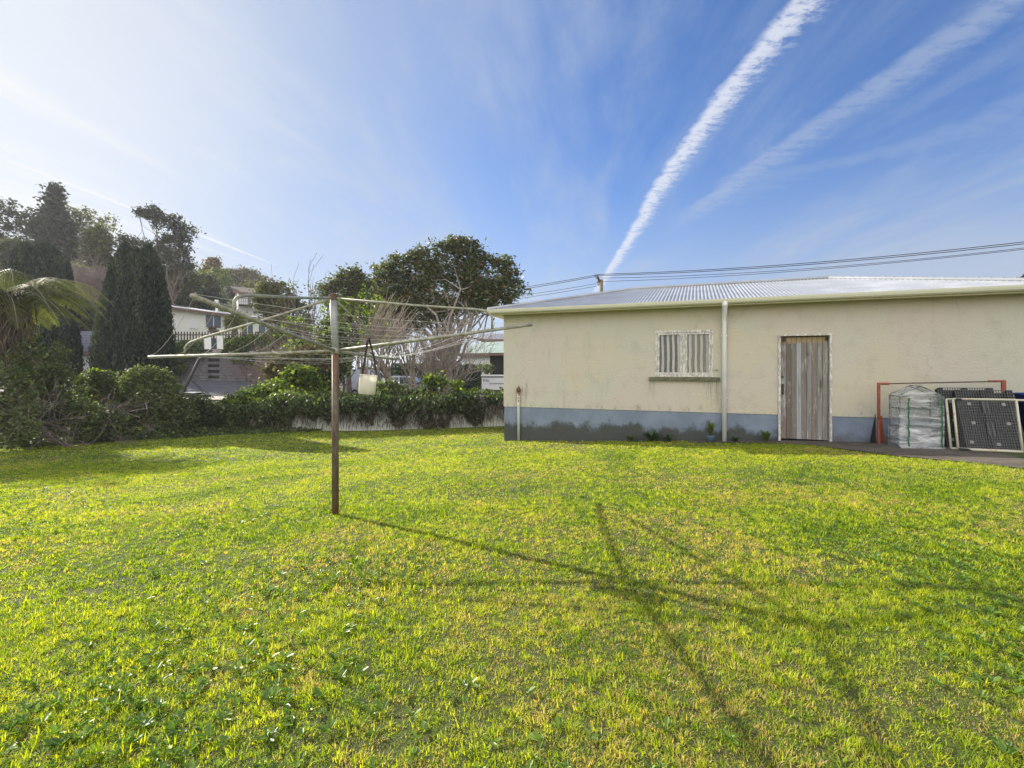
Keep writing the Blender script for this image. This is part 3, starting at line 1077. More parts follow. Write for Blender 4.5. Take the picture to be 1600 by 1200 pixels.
# bare dirt path along the wall
edge = [(1075, 692.5), (1150, 692), (1210, 693), (1270, 697), (1330, 704), (1400, 713), (1500, 722), (1600, 733), (1760, 752)]
rows = []
for i, (px, py) in enumerate(edge):
    g = ground_at(px, py)
    rel = g - HC
    s = rel.dot(DV)
    a = loc2w(s, 0.3)
    rows.append(((a.x, a.y), (g.x, g.y)))
ribbon('path', rows, M['path'], 0.012, n=8)
PATH_ROWS = rows

# ------------------------------------------------------------------ rotary clothesline
POLE = Vector((-1.836, 5.055, 0)); POLE.z = gz(POLE.x, POLE.y)
cl = empty('rotary_clothesline', POLE)
tag(cl, 'old four armed rotary clothesline on a rusty brown pole in the lawn', 'clothesline')
def L(v):
    return Vector(v) - POLE
hub = Vector((-1.836, 5.055, 1.45 + 38 * 5.055 / 760))
top = Vector(P(520.5, 464, 5.04))
b = MB(); b.tube([L((POLE.x, POLE.y, POLE.z - 0.1)), L(hub)], 0.0345, 20); b.build('pole', M['old_pole'], cl, smooth=True)
b = MB(); b.tube([L(hub - Vector((0, 0, 0.02))), L(top)], 0.036, 20)
for k in (0.25, 0.5, 0.72, 0.84):
    p = L(hub.lerp(top, k)); b.tube([p, p + Vector((0, 0, 0.004))], 0.0375, 20)
b.build('upper_pole', M['galv'], cl, smooth=True)
b = MB(); b.tube([L(top - Vector((0, 0, 0.03))), L(top + Vector((0, 0, 0.022)))], [0.042, 0.040], 16); b.tube([L(top + Vector((0, 0, 0.022))), L(top + Vector((0.0, 0, 0.035)))], [0.03, 0.012], 12)
b.build('cap', M['rust'], cl)
b = MB(); b.tube([L(hub - Vector((0, 0, 0.035))), L(hub + Vector((0, 0, 0.03)))], 0.041, 16); b.build('hub', M['galv_arm'], cl, smooth=True)
D0 = 5.055
tips = [P(300, 462, 0.596 * D0), P(232, 558, 1.027 * D0), P(620, 561.5, 1.404 * D0), P(832, 507, 0.973 * D0)]
for i, tp in enumerate(tips):
    dirv = (tp - hub)
    a = hub + dirv * 0.018 + Vector((0, 0, 0.0))
    b = MB(); b.tube([L(a), L(hub.lerp(tp, 0.5) - Vector((0, 0, 0.006))), L(tp)], 0.0165, 14)
    arm = b.build('arm', M['galv_arm'], cl, smooth=True)
    for f in (0.985, 0.88, 0.78, 0.67, 0.56, 0.45, 0.33):
        p = hub.lerp(tp, f)
        MB().tube([L(p - Vector((0, 0, 0.02))), L(p + Vector((0, 0, 0.03)))], 0.0045, 6).build('line_peg', M['galv'], arm)
    foot = hub.lerp(tp, 0.80)
    hz = (0.125, 0.14, 0.135, 0.20)[i]
    knee = foot + Vector((0, 0, hz)) - dirv * 0.01
    st = top - Vector((0, 0, 0.02)) + dirv * 0.015
    bend = [foot + Vector((0, 0, 0.01)), foot + Vector((0, 0, hz * 0.62)), knee.lerp(foot, 0.16) - dirv * 0.004, knee - dirv * 0.018, knee.lerp(st, 0.10), knee.lerp(st, 0.5) - Vector((0, 0, 0.008)), st]
    b = MB(); b.tube([L(q) for q in bend], 0.0125, 12)
    b.build('strut', M['galv_arm'], cl, smooth=True)
for k, f in enumerate((0.985, 0.88, 0.78, 0.67, 0.56, 0.45, 0.33)):
    b = MB()
    for i in range(4):
        a, c = hub.lerp(tips[i], f), hub.lerp(tips[(i + 1) % 4], f)
        a = a + Vector((0, 0, 0.018)); c = c + Vector((0, 0, 0.018))
        sag = random.uniform(0.02, 0.13) if (k, i) != (4, 3) else 0.084
        b.tube([L(a.lerp(c, t / 10) - Vector((0, 0, sag * 4 * (t / 10) * (1 - t / 10)))) for t in range(11)], 0.0014, 5)
    b.build('line', M['line_wire'], cl)
# peg bucket hung from the right arm
hk = Vector((-1.305, 4.445, 1.772))
bk = empty('peg_bucket', hk)
tag(bk, 'milky plastic peg bucket hanging by a black strap from the clothesline wires', 'bucket')
BC = P(573, 617, hk.y) - hk
Mx = Matrix.Translation(BC) @ Euler((R(-2), R(4), 0)).to_matrix().to_4x4() @ Matrix.Scale(0.89, 4)
b = MB()
b.lathe([(0.0, 0.004), (0.074, 0.004), (0.083, 0.014), (0.089, 0.17), (0.086, 0.185), (0.084, 0.195), (0.092, 0.197), (0.092, 0.207), (0.084, 0.207), (0.080, 0.19), (0.082, 0.17), (0.078, 0.02), (0.0, 0.012)], (0, 0, 0), 32, Mx)
b.build('bucket', M['bucket'], bk, smooth=True)
b = MB()
for (dx, dy, z1) in ((-0.055, -0.015, 0.0), (0.075, 0.02, 0.0)):
    e = Mx @ Vector((dx * 1.1, dy, 0.195))
    a = Vector((dx * 0.12, -0.022 + dy, 0.0))
    pts = [Vector((0, 0.02, 0.012)), Vector((0, 0, 0.022)), Vector((0, -0.022, 0.012)), a + Vector((0, 0, -0.03)), a.lerp(e, 0.45) + Vector((0.004, 0, 0)), e]
    w = 0.009
    vs, fs = [], []
    for q in pts:
        vs += [q + Vector((-w, 0, 0)), q + Vector((w, 0, 0)), q + Vector((w, 0.004, 0)), q + Vector((-w, 0.004, 0))]
    for i in range(len(pts) - 1):
        k = 4 * i
        for j in range(4):
            fs.append((k + j, k + (j + 1) % 4, k + 4 + (j + 1) % 4, k + 4 + j))
    b.add(vs, fs)
b.build('strap', M['black_strap'], bk)

# ------------------------------------------------------------------ things leaning on the house wall
def w_obj(name, label, cat, x, y, group=None):
    o = empty(name, loc2w(x, y, 0), HROT)
    return tag(o, label, cat, group), (x, y)


# red steel frame
t0, t1 = W(1373, 600, 0.30).x, W(1568, 600, 0.30).x
zt = W(1373, 598, 0.30).z
zt1 = W(1568, 594, 0.30).z
rf, _ = w_obj('steel_frame', 'red oxide steel goal shaped frame with a thin top bar against the wall', 'metal frame', t0, -0.3)
g0 = lg(t0, -0.3)
def q(x, y, z):
    return (x - t0, y + 0.3, z)
w = 0.022
MB().box(-w, w, -w, w, g0, zt).build('post', M['red_steel'], rf, bevel=0.004)
X1 = t1 - t0
MB().box(X1 - w * 1.3, X1 + w * 1.3, -w, w, lg(t1, -0.3), zt1).build('post', M['red_steel'], rf, bevel=0.004)
MB().tube([(w, 0, zt - 0.02), (X1 - w, 0, zt1 - 0.02)], 0.011, 8).build('top_bar', M['brown_steel'], rf)
MB().tube([(-0.02, 0, zt - 0.018), (0.16, 0, zt - 0.018)], 0.022, 8).build('bracket', M['red_steel'], rf)
MB().tube([(X1 - 0.2, 0, zt1 - 0.02), (X1, 0, zt1 - 0.018)], 0.02, 8).build('bracket', M['red_steel'], rf)
b = MB()
Mb = Matrix.Translation((0.012, -0.02, g0 + 0.52)) @ Euler((R(14), R(-9), 0)).to_matrix().to_4x4()
b.box(-0.032, 0.032, -0.02, 0.02, -0.56, 0.0, Mb).build('brace', M['red_steel'], rf, bevel=0.004)
b = MB()
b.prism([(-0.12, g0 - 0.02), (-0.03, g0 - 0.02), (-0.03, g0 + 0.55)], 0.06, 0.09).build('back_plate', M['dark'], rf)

# mini greenhouse
of, orr = 0.92, 0.45
a = W(1406, 616, of); c = W(1473, 616, of)
gx0, gx1 = a.x, c.x
ridge = W(1440, 603.5, of).z
eav = W(1440, 617, of).z
gh, _ = w_obj('mini_greenhouse', 'small tube greenhouse with crinkled clear plastic cover and green zips', 'greenhouse', gx0, -of)
GWD, GDP = gx1 - gx0, of - orr
gf = lg(gx0, -of); gb = lg(gx0, -orr)
b = MB()
for y, g in ((0, gf), (GDP, gb)):
    b.tube([(0, y, g), (0, y, eav - 0.03), (0.02, y, eav), (GWD * 0.5, y, ridge), (GWD - 0.02, y, eav), (GWD, y, eav - 0.03), (GWD, y, g)], 0.0085, 8)
for z in (gf + 0.03, gf + 0.36, gf + 0.68, eav - 0.03):
    b.tube([(0, 0, z), (GWD, 0, z)], 0.0075, 6); b.tube([(0, GDP, z), (GWD, GDP, z)], 0.0075, 6)
    b.tube([(0, 0, z), (0, GDP, z)], 0.0075, 6); b.tube([(GWD, 0, z), (GWD, GDP, z)], 0.0075, 6)
b.tube([(GWD / 2, 0, ridge), (GWD / 2, GDP, ridge)], 0.0075, 6)
b.build('frame', M['green_tube'], gh, smooth=True)
# shelves of wire
for z in (gf + 0.36, gf + 0.68):
    b = MB()
    for i in range(1, 8):
        b.tube([(0.0, GDP * i / 8, z + 0.008), (GWD, GDP * i / 8, z + 0.008)], 0.003, 5)
    b.tube([(GWD * 0.5, 0.0, z + 0.003), (GWD * 0.5, GDP, z + 0.003)], 0.004, 5)
    b.build('shelf', M['green_tube'], gh)
# cover: bulging crinkled sheets
def sheet(nu, nv, fn):
    vs = [fn(i / nu, j / nv) for j in range(nv + 1) for i in range(nu + 1)]
    fs = [(j * (nu + 1) + i, j * (nu + 1) + i + 1, (j + 1) * (nu + 1) + i + 1, (j + 1) * (nu + 1) + i) for j in range(nv) for i in range(nu)]
    return vs, fs
def crk(u, v, s):
    return 0.02 * (float(vnoise(u * 2.2 + s * 9, v * 9 + u * 2.5 + s, 1.0, int(s * 5), 4)) - 0.5) * 1.6
E = 0.016
b = MB()
b.add(*sheet(40, 70, lambda u, v: (-E + (GWD + 2 * E) * u, -E + crk(u, v, 1) , gf + (eav - 0.02 - gf) * v)))
b.add(*sheet(40, 70, lambda u, v: (-E + (GWD + 2 * E) * u, GDP + E + crk(u, v, 2), gf + (eav - 0.02 - gf) * v)))
b.add(*sheet(28, 70, lambda u, v: (-E + crk(u, v, 3), -E + (GDP + 2 * E) * u, gf + (eav - 0.02 - gf) * v)))
b.add(*sheet(28, 70, lambda u, v: (GWD + E + crk(u, v, 4), -E + (GDP + 2 * E) * u, gf + (eav - 0.02 - gf) * v)))
b.add(*sheet(20, 20, lambda u, v: ((-E + (GWD / 2 + E) * u), -E + (GDP + 2 * E) * v, eav - 0.02 + (ridge + E - eav + 0.02) * u + crk(u, v, 5) * .5)))
b.add(*sheet(20, 20, lambda u, v: ((GWD / 2 + (GWD / 2 + E) * u), -E + (GDP + 2 * E) * v, ridge + E - (ridge + E - eav + 0.02) * u + crk(u, v, 6) * .5)))
for y in (-E, GDP + E):
    b.add([(-E, y, eav - 0.02), (GWD + E, y, eav - 0.02), (GWD / 2, y, ridge + E)], [(0, 1, 2)])
# rumpled skirt on the ground
b.add(*sheet(40, 6, lambda u, v: (-E + (GWD + 2 * E) * u, -E - 0.10 * (1 - v) + crk(u, v, 7) * 2, gf + 0.01 + 0.04 * v + abs(crk(u * 3, v, 8)) * 1.5)))
b.build('cover', M['film'], gh, smooth=True)
for xz in (0.115, GWD - 0.02):
    vs, fs = [], []
    for i in range(31):
        z = gf + (eav - 0.05 - gf) * i / 30
        x = xz + 0.006 * math.sin(i * 0.9)
        vs += [(x - 0.011, -0.034, z), (x + 0.011, -0.034, z)]
        if i:
            k = 2 * i
            fs.append((k - 2, k - 1, k + 1, k))
    MB().add(vs, fs).build('zip', M['zip'], gh, solid=0.004)

# black pallets
def make_pallet(name, label, tx0, tx1, o_b, o_t, z_top, skew=0.0, solidm=None):
    yb, yt = -o_b, -o_t
    x0 = tx0
    p, _ = w_obj(name, label, 'pallet', x0, yb, 'black plastic pallets leaning on the wall')
    g = lg(x0, yb) + 0.015
    H = math.hypot(z_top - g, yt - yb)
    al = math.atan2(z_top - g, -(yb - yt) if False else (yt - yb))
    Wd = tx1 - tx0
    # local frame: X along wall, U up the slope, N outwards
    ux = Vector((skew, yt - yb, z_top - g)).normalized()
    xx = Vector((1, 0, 0))
    nn = ux.cross(xx).normalized()
    if nn.y > 0:
        nn = -nn
    Mp = Matrix(((xx.x, nn.x, ux.x, 0), (xx.y, nn.y, ux.y, 0), (xx.z, nn.z, ux.z, g), (0, 0, 0, 1)))
    b = MB()
    nxr, nzr = 22, 20
    slots = []
    for cx in (0.44, 0.53):
        for (za, zb) in ((0.24, 0.46), (0.60, 0.86)):
            slots.append((cx * Wd, za * H, zb * H))
    th = 0.0035
    for i in range(nxr + 1):
        x = Wd * i / nxr
        mid = any(abs(x - s[0]) < 0.045 * Wd + 0.0 for s in slots)
        if mid:
            prev = 0.0
            for (za, zb) in ((0.24, 0.46), (0.60, 0.86)):
                b.box(x - th, x + th, -0.012, 0, prev, za * H, Mp); prev = zb * H
            b.box(x - th, x + th, -0.012, 0, prev, H, Mp)
        else:
            b.box(x - th, x + th, -0.012, 0, 0, H, Mp)
    for j in range(nzr + 1):
        z = H * j / nzr
        cut = any(za * H < z < zb * H for (za, zb) in ((0.24, 0.46), (0.60, 0.86)))
        if cut:
            b.box(0, 0.395 * Wd, -0.011, -0.001, z - th, z + th, Mp); b.box(0.575 * Wd, Wd, -0.011, -0.001, z - th, z + th, Mp)
        else:
            b.box(0, Wd, -0.011, -0.001, z - th, z + th, Mp)
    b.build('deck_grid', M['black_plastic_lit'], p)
    for cx in (0.445, 0.525):
        for (za, zb) in ((0.24, 0.46), (0.60, 0.86)):
            MB().box(cx * Wd - 0.013, cx * Wd + 0.013, -0.024, -0.004, za * H, zb * H, Mp).build('runner', M['black_plastic_lit'], p)
    b = MB()
    b.box(0.0, Wd, -0.135, -0.125, 0, H, Mp)
    for fx in (0.0, 0.45, 0.9):
        b.box(fx * Wd, (fx + 0.1) * Wd, -0.125, -0.012, 0, H, Mp)
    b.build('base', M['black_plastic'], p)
    b = MB()
    for (fx, fz) in ((0.2, 0.76), (0.80, 0.76), (0.2, 0.44), (0.80, 0.44), (0.1, 0.12), (0.55, 0.1)):
        b.box(fx * Wd - 0.025, fx * Wd + 0.025, -0.006, 0.003, fz * H - 0.025, fz * H + 0.025, Mp)
        b.build('pad', M['wire'], p)
        b = MB()
    return p
make_pallet('plastic_pallet', 'black grid pallet at the back of the stack beside the small greenhouse', W(1466, 607, 0.24).x, W(1552, 607, 0.24).x, 0.60, 0.22, W(1510, 606, 0.22).z)
make_pallet('plastic_pallet', 'black grid pallet behind the cream wire panel frame', W(1492, 610, 0.50).x, W(1581, 610, 0.50).x, 0.93, 0.50, W(1530, 609.5, 0.50).z)

# cream tubular panels with wire mesh
def make_panel(name, label, tx0, tx1, o_b, o_t, z_top, g, grp, mesh=True):
    p, _ = w_obj(name, label, 'wire panel', tx0, -o_b, grp)
    Wd = tx1 - tx0
    pts = [(0, 0, g + 0.03), (0, o_b - o_t, z_top), (Wd, o_b - o_t, z_top), (Wd, 0, g + 0.03)]
    P_ = [Vector(k) for k in pts]
    r = 0.017
    for (i, j, nm) in ((0, 1, 'upright'), (1, 2, 'top_rail'), (2, 3, 'upright'), (3, 0, 'bottom_rail')):
        MB().tube([P_[i], P_[j]], r, 10).build(nm, M['cream_tube'], p, smooth=True)
    b = MB()
    for i in range(1, 34):
        f = i / 34
        b.tube([P_[0].lerp(P_[3], f), P_[1].lerp(P_[2], f)], 0.0011, 4, cap=False)
    for j in range(1, 30):
        f = j / 30
        b.tube([P_[0].lerp(P_[1], f), P_[3].lerp(P_[2], f)], 0.0011, 4, cap=False)
    if mesh:
        b.build('wire_mesh', M['wire'], p)
    return p, P_
zpt = W(1540, 624, 0.95).z
gp = lg(W(1500, 712, 1.12).x, -1.12)
pa, PP = make_panel('mesh_panel', 'cream tube panel with rust and wire mesh in front of the black pallets', W(1497, 712, 1.12).x, W(1598, 700, 1.12).x, 1.12, 0.95, zpt, gp, 'cream wire mesh panels')
MB().box(0.03, 0.10, 0.12, 0.19, zpt - 0.035, zpt + 0.012).build('hinge_clip', M['black_strap'], pa, bevel=0.006)
MB().tube([(0.0, -0.02, gp + 0.03), (0.10, -0.05, gp + 0.035), (0.16, -0.07, gp + 0.0)], 0.022, 10).build('rubber_foot', M['black_strap'], pa)
make_panel('mesh_panel', 'second cream tube panel folded close behind the first and sticking out left', W(1486, 712, 1.04).x, W(1640, 700, 1.04).x, 1.04, 0.87, W(1540, 624.5, 0.87).z, gp, 'cream wire mesh panels', mesh=False)
# blue tub behind the panels at the right
bx = W(1590, 640, 0.55)
bt, _ = w_obj('plastic_tub', 'dark blue plastic tub behind the cream wire panel, beside the pallets', 'tub', bx.x, -0.55)
bgz = lg(bx.x, -0.55)
b = MB(); b.lathe([(0.0, 0), (0.24, 0), (0.27, 0.9), (0.29, 0.9), (0.29, 0.94), (0.26, 0.94), (0.23, 0.03), (0, 0.03)], (0.30, 0.1, bgz), 28)
b.build('tub_shell', M['blue_plastic'], bt, smooth=True)

# ------------------------------------------------------------------ foliage generators
def leaf_quads(C, size, rng, aspect=0.55, up=0.3, droop=None, fold=True):
    """C (n,3) centres; returns verts, quads of leaf-shaped faces"""
    n = len(C)
    size = np.broadcast_to(size, (n,)) * rng.uniform(0.4, 1.5, n)
    a = rng.normal(size=(n, 3)); a[:, 2] = a[:, 2] * 0.6 + up
    if droop is not None:
        a = a * (1 - droop[3]) + np.array(droop[:3]) * droop[3] * 1.6
    a /= np.linalg.norm(a, axis=1, keepdims=True) + 1e-9
    r = rng.normal(size=(n, 3))
    s = np.cross(a, r); s /= np.linalg.norm(s, axis=1, keepdims=True) + 1e-9
    nr = np.cross(a, s)
    L_ = a * size[:, None] * 0.5
    S_ = s * (size * aspect * 0.5)[:, None]
    v0, v2 = C - L_, C + L_
    mid = C - L_ * 0.15 + nr * (size * 0.06)[:, None]
    v1, v3 = mid - S_, mid + S_
    V = np.stack([v0, v1, v2, v3], 1).reshape(-1, 3)
    Q = np.arange(4 * n).reshape(n, 4)
    return V, Q


def tint_for(n, rng, mean=0.45, sd=0.22, k=4):
    return np.repeat(np.clip(rng.normal(mean, sd, n), 0, 1), k)


def clumps(blobs, nclump, rng, shell=0.55, jit=0.0):
    """blobs: list of (centre, (rx,ry,rz)); returns clump centres"""
    vol = np.array([(b[1][0] * b[1][1] * b[1][2]) ** (2 / 3) for b in blobs]); vol /= vol.sum()
    out = []
    for (c, r), k in zip(blobs, rng.multinomial(nclump, vol)):
        d = rng.normal(size=(k, 3)); d /= np.linalg.norm(d, axis=1, keepdims=True) + 1e-9
        rad = rng.uniform(shell, 1.0, k) ** 0.7
        p = d * rad[:, None] * np.array(r) + np.array(c)
        out.append(p)
    return np.concatenate(out)


def crown(name, blobs, nclump, per, clump_r, leaf, matl, parent, seed, shell=0.5, mean=0.45, sd=0.2, aspect=0.55, up=0.3, flat=0.7):
    rng = np.random.default_rng(seed)
    cc = clumps(blobs, nclump, rng, shell)
    cr = clump_r * rng.uniform(0.5, 1.4, len(cc))
    off = rng.normal(size=(len(cc), per, 3)) * np.array([1, 1, flat]) * 0.5
    C = (cc[:, None, :] + off * cr[:, None, None]).reshape(-1, 3)
    V, Q = leaf_quads(C, leaf, rng, aspect, up)
    ct = np.repeat(rng.normal(0, 0.12, len(cc)), per)
    t = np.clip(rng.normal(mean, sd, len(C)) + ct, 0, 1)
    return mesh_np(name, V, Q, matl, parent, np.repeat(t, 4)), cc


def blob(px, py, d, rx, ry, rz=None):
    c = P(px, py, d)
    k = d / F
    return (tuple(c), (rx * k, (rz if rz else rx) * k, ry * k))


def wob(p0, p1, n, amp, rng):
    p0, p1 = Vector(p0), Vector(p1)
    ln = (p1 - p0).length
    out = []
    for i in range(n + 1):
        t = i / n
        q = p0.lerp(p1, t)
        if 0 < i < n:
            q += Vector(rng.normal(0, amp * ln, 3))
        out.append(q)
    return out


def tree(name, label, cat, base, blobs, nclump, per, clump_r, leaf, matl, seed, trunk_r=0.15, bark='bark', limbs=10, group=None, kind=None, accent=None, **kw):
    rng = np.random.default_rng(seed + 1000)
    base = Vector(base)
    root = tag(empty(name, base), label, cat, group, kind)
    bl = [((c[0] - base.x, c[1] - base.y, c[2] - base.z), r) for c, r in blobs]
    _, cc = crown('crown', bl, nclump, per, clump_r, leaf, matl, root, seed, **kw)
    if accent:
        k2 = dict(kw); k2['shell'] = 0.85; k2['mean'] = 0.5
        crown('new_leaves', [(c, tuple(v * 1.06 for v in r)) for c, r in bl], int(nclump * accent[1]), 10, clump_r * 0.45, leaf * 1.1, M[accent[0]], root, seed + 500, **k2)
    if trunk_r > 0:
        b = MB()
        cen = Vector(np.mean([c for c, r in bl], axis=0))
        fork = Vector((cen.x * 0.35, cen.y * 0.35, cen.z * 0.42))
        b.tube(wob((0, 0, -0.15), fork, 5, 0.02, rng), [trunk_r * (1.25 - 0.5 * i / 5) for i in range(6)], 8)
        for k in range(limbs):
            e = Vector(cc[rng.integers(len(cc))])
            s = Vector((0, 0, -0.1)).lerp(fork, rng.uniform(0.6, 1.0))
            pts = wob(s, e, 5, 0.05, rng)
            b.tube(pts, [max(0.012, trunk_r * 0.36 * (1 - i / 5.4)) for i in range(6)], 6, cap=False)
            for _ in range(2):
                e2 = Vector(cc[rng.integers(len(cc))])
                if (e2 - pts[3]).length < (e - s).length:
                    b.tube(wob(pts[3], e2, 4, 0.05, rng), [max(0.008, trunk_r * 0.14 * (1 - i / 4.4)) for i in range(5)], 5, cap=False)
        b.build('trunk', M[bark], root, smooth=True)
    return root


def twigs(b, base, up, length, rad, rng, depth, spread, nchild, lift=0.25, minr=0.004):
    """recursive bare branches into builder b"""
    d = Vector(up).normalized()
    p = Vector(base)
    pts, rs = [p.copy()], [rad]
    seg = 4
    for i in range(seg):
        d = (d + Vector(rng.normal(0, 0.10, 3)) + Vector((0, 0, lift * 0.12))).normalized()
        p = p + d * length / seg
        pts.append(p.copy())
        rs.append(max(minr, rad * (1 - 0.55 * (i + 1) / seg)))
    b.tube(pts, rs, 5 if rad > 0.03 else 4 if rad > 0.012 else 3, cap=False)
    if depth <= 0:
        return
    for k in range(nchild):
        t = rng.uniform(0.3, 1.0)
        i = min(seg - 1, int(t * seg))
        q = pts[i].lerp(pts[i + 1], t * seg - i)
        nd = (d + Vector(rng.normal(0, spread, 3)) + Vector((0, 0, lift))).normalized()
        twigs(b, q, nd, length * rng.uniform(0.5, 0.75), rad * 0.5, rng, depth - 1, spread, nchild, lift, minr)


def bare(name, label, base, stems, length, rad, seed, bark, depth=3, spread=0.45, nchild=4, lean=(0, 0, 1), sp0=0.35, lift=0.25, minr=0.006, cat='bare tree', group=None):
    rng = np.random.default_rng(seed)
    root = tag(empty(name, base), label, cat, group)
    b = MB()
    for k in range(stems):
        d = (Vector(lean) + Vector((rng.normal(0, sp0), rng.normal(0, sp0), 0))).normalized()
        twigs(b, (rng.normal(0, 0.1), rng.normal(0, 0.1), -0.1), d, length * rng.uniform(0.7, 1.1), rad, rng, depth, spread, nchild, lift, minr)
    b.build('branches', M[bark], root)
    return root


# ------------------------------------------------------------------ boundary fence and ivy
FY = 15.9
def fence_y(x):
    return FY + 0.0 * x
fx0, fx1 = -7.3, 8.5
fence = tag(empty('picket_fence', (fx0, FY, 0)), 'white painted paling fence half buried under ivy behind the lawn', 'fence')
b = MB(); x = 0.0
rg = random.Random(4)
while x < fx1 - fx0:
    g = gz(fx0 + x, FY)
    b.box(x + 0.004, x + 0.092, -0.01, 0.012, g - 0.1, g + 1.02 + rg.uniform(-0.01, 0.01))
    x += 0.1
b.build('paling', M['white_fence'], fence)
b = MB()
for h in (0.25, 0.85):
    n = 16
    for i in range(n):
        xa, xb = (fx1 - fx0) * i / n, (fx1 - fx0) * (i + 1) / n
        b.box(xa, xb, 0.014, 0.06, gz(fx0 + xa, FY) + h, gz(fx0 + xa, FY) + h + 0.07)
b.build('rail', M['white_fence'], fence)

def ivy_fence():
    rng = np.random.default_rng(5)
    # how low the curtain hangs at each photo column (fraction of bare fence at the bottom)
    xs = np.array([285, 455, 462, 475, 486, 505, 515, 530, 560, 583, 592, 603, 615, 632, 648, 655, 700, 708, 722, 742, 752, 762, 772, 780, 787, 830, 1300.])
    bare_h = np.array([0, 0, 0.42, 0.5, 0.15, 0.48, 0.1, 0.50, 0.35, 0.10, 0.50, 0.40, 0.05, 0.0, 0.50, 0.0, 0.0, 0.28, 0.34, 0.0, 0.05, 0.45, 0.62, 0.5, 0.6, 0.5, 0.4])
    top_x = np.array([285, 330, 380, 430, 450, 520, 560, 600, 640, 680, 720, 760, 787, 850, 1300.])
    top_z = np.array([0.85, 0.80, 0.85, 1.15, 1.35, 1.22, 1.18, 1.26, 1.16, 1.10, 1.14, 1.24, 1.20, 1.15, 1.1])
    N = 52000
    x = rng.uniform(-10.9, 8.5, N)
    px = CX + F * x / FY
    g = ground_z(x, np.full(N, FY))
    lo = np.interp(px, xs, bare_h) * 1.30 + 0.08 + 0.60 * (vnoise(x, x * 0, 5.0, 3, 4) - 0.5)
    hi = np.interp(px, top_x, top_z) + 0.25 * (vnoise(x, x * 0, 2.1, 8, 4) - 0.5)
    lo = np.maximum(lo, 0.0)
    u = rng.uniform(0, 1, N)
    z = lo + (hi - lo) * u
    keep = (z < 0.3) | (vnoise(x * 6, z * 2.3, 1.0, 21, 3) > 0.30)
    thick = 0.06 + 0.32 * sstep(z, 0.2, 1.1)
    y = FY - 0.03 - np.abs(rng.normal(0, 1, N)) * thick * (0.5 + vnoise(x, z, 2.4, 4, 2))
    back = rng.uniform(0, 1, N) < 0.3
    y = np.where(back & (z > 0.7), FY + 0.06 + np.abs(rng.normal(0, 1, N)) * 0.25, y)
    C = np.stack([x, y, z + g], 1)[keep]
    V, Q = leaf_quads(C, 0.075, rng, 0.75, 0.0, (0, -0.3, -0.7, 0.5))
    t = np.clip(rng.normal(0.40, 0.2, len(C)) + 0.35 * (vnoise(C[:, 0], C[:, 2], 1.3, 9, 3) - 0.5) + 0.18 * sstep(C[:, 2] - g[keep], 0.9, 1.3), 0, 1)
    root = tag(empty('ivy_hedge', (0, 0, 0)), 'dark ivy curtain hanging over the white paling fence', 'ivy')
    mesh_np('leaves', V, Q, M['L_ivy'], root, np.repeat(t, 4))
    # dead hanging stems
    N = 17000
    x = rng.uniform(-10.9, 8.2, N); px = CX + F * x / FY; g = ground_z(x, np.full(N, FY))
    lo = np.interp(px, xs, bare_h); hi = np.interp(px, top_x, top_z) * 0.95
    z = lo * rng.uniform(0.0, 1.0, N) + (hi - lo) * rng.uniform(0, 1, N)
    C = np.stack([x, FY - 0.04 - np.abs(rng.normal(0, 1, N)) * 0.16, z + g], 1)
    V, Q = leaf_quads(C, 0.20, rng, 0.06, 0.0, (0, -0.1, -1.0, 0.75))
    mesh_np('hanging_stems', V, Q, M['L_dryivy'], root, tint_for(N, rng, 0.4, 0.25))
    # bright fresh tips on top
    N = 2600
    x = rng.uniform(-10.9, 8.2, N); px = CX + F * x / FY; g = ground_z(x, np.full(N, FY))
    hi = np.interp(px, top_x, top_z) + 0.25 * (vnoise(x, x * 0, 2.1, 8, 4) - 0.5)
    sel = vnoise(x, x * 0, 1.4, 31, 2) > 0.42
    C = np.stack([x, FY + rng.normal(0, 0.2, N), hi + rng.normal(0.02, 0.05, N) + g], 1)[sel]
    V, Q = leaf_quads(C, 0.085, rng, 0.75, 0.4)
    mesh_np('fresh_leaves', V, Q, M['L_ivybright'], root, tint_for(len(C), rng, 0.5, 0.25))
ivy_fence()

# weeds and plants at the foot of the wall
def wall_plant(px, py, o, n, ln, label, matl, wid=0.28, up=1.0, seed=0, pot=False, name='weed', cat='plant'):
    p = W(px, py, o)
    g = lg(p.x, -o)
    root = tag(empty(name, loc2w(p.x, -o, g), HROT), label, cat)
    rng = random.Random(seed)
    z0 = 0.0
    if pot:
        b = MB(); b.lathe([(0, 0), (0.055, 0), (0.085, 0.12), (0.09, 0.13), (0.08, 0.13), (0.06, 0.02), (0, 0.02)], (0, 0, 0), 20); b.build('pot', M['blue_pot'], root, smooth=True)
        z0 = 0.10
    vs, fs, tn = [], [], []
    for k in range(n):
        a = rng.uniform(0, 2 * math.pi)
        l = ln * rng.uniform(0.6, 1.15)
        lean = rng.uniform(0.15, 0.6) / up
        dx, dy = math.cos(a), math.sin(a)
        sx, sy = -dy, dx
        m = 5
        w = l * wid
        base = len(vs)
        for i in range(m + 1):
            t = i / m
            r = l * lean * (t ** 1.5) * 1.2
            z = z0 + l * (t - 0.35 * lean * t * t * 1.6)
            ww = w * math.sin(math.pi * min(0.97, 0.12 + 0.86 * t)) * 0.5
            vs += [(dx * r + sx * ww, dy * r + sy * ww, z), (dx * r - sx * ww, dy * r - sy * ww, z)]
            tn += [rng.uniform(0.3, 0.7)] * 2
            if i:
                q_ = base + 2 * i
                fs.append((q_ - 2, q_ - 1, q_ + 1, q_))
    mesh_np('leaves', np.array(vs), np.array(fs), matl, root, np.array(tn), smooth=True)
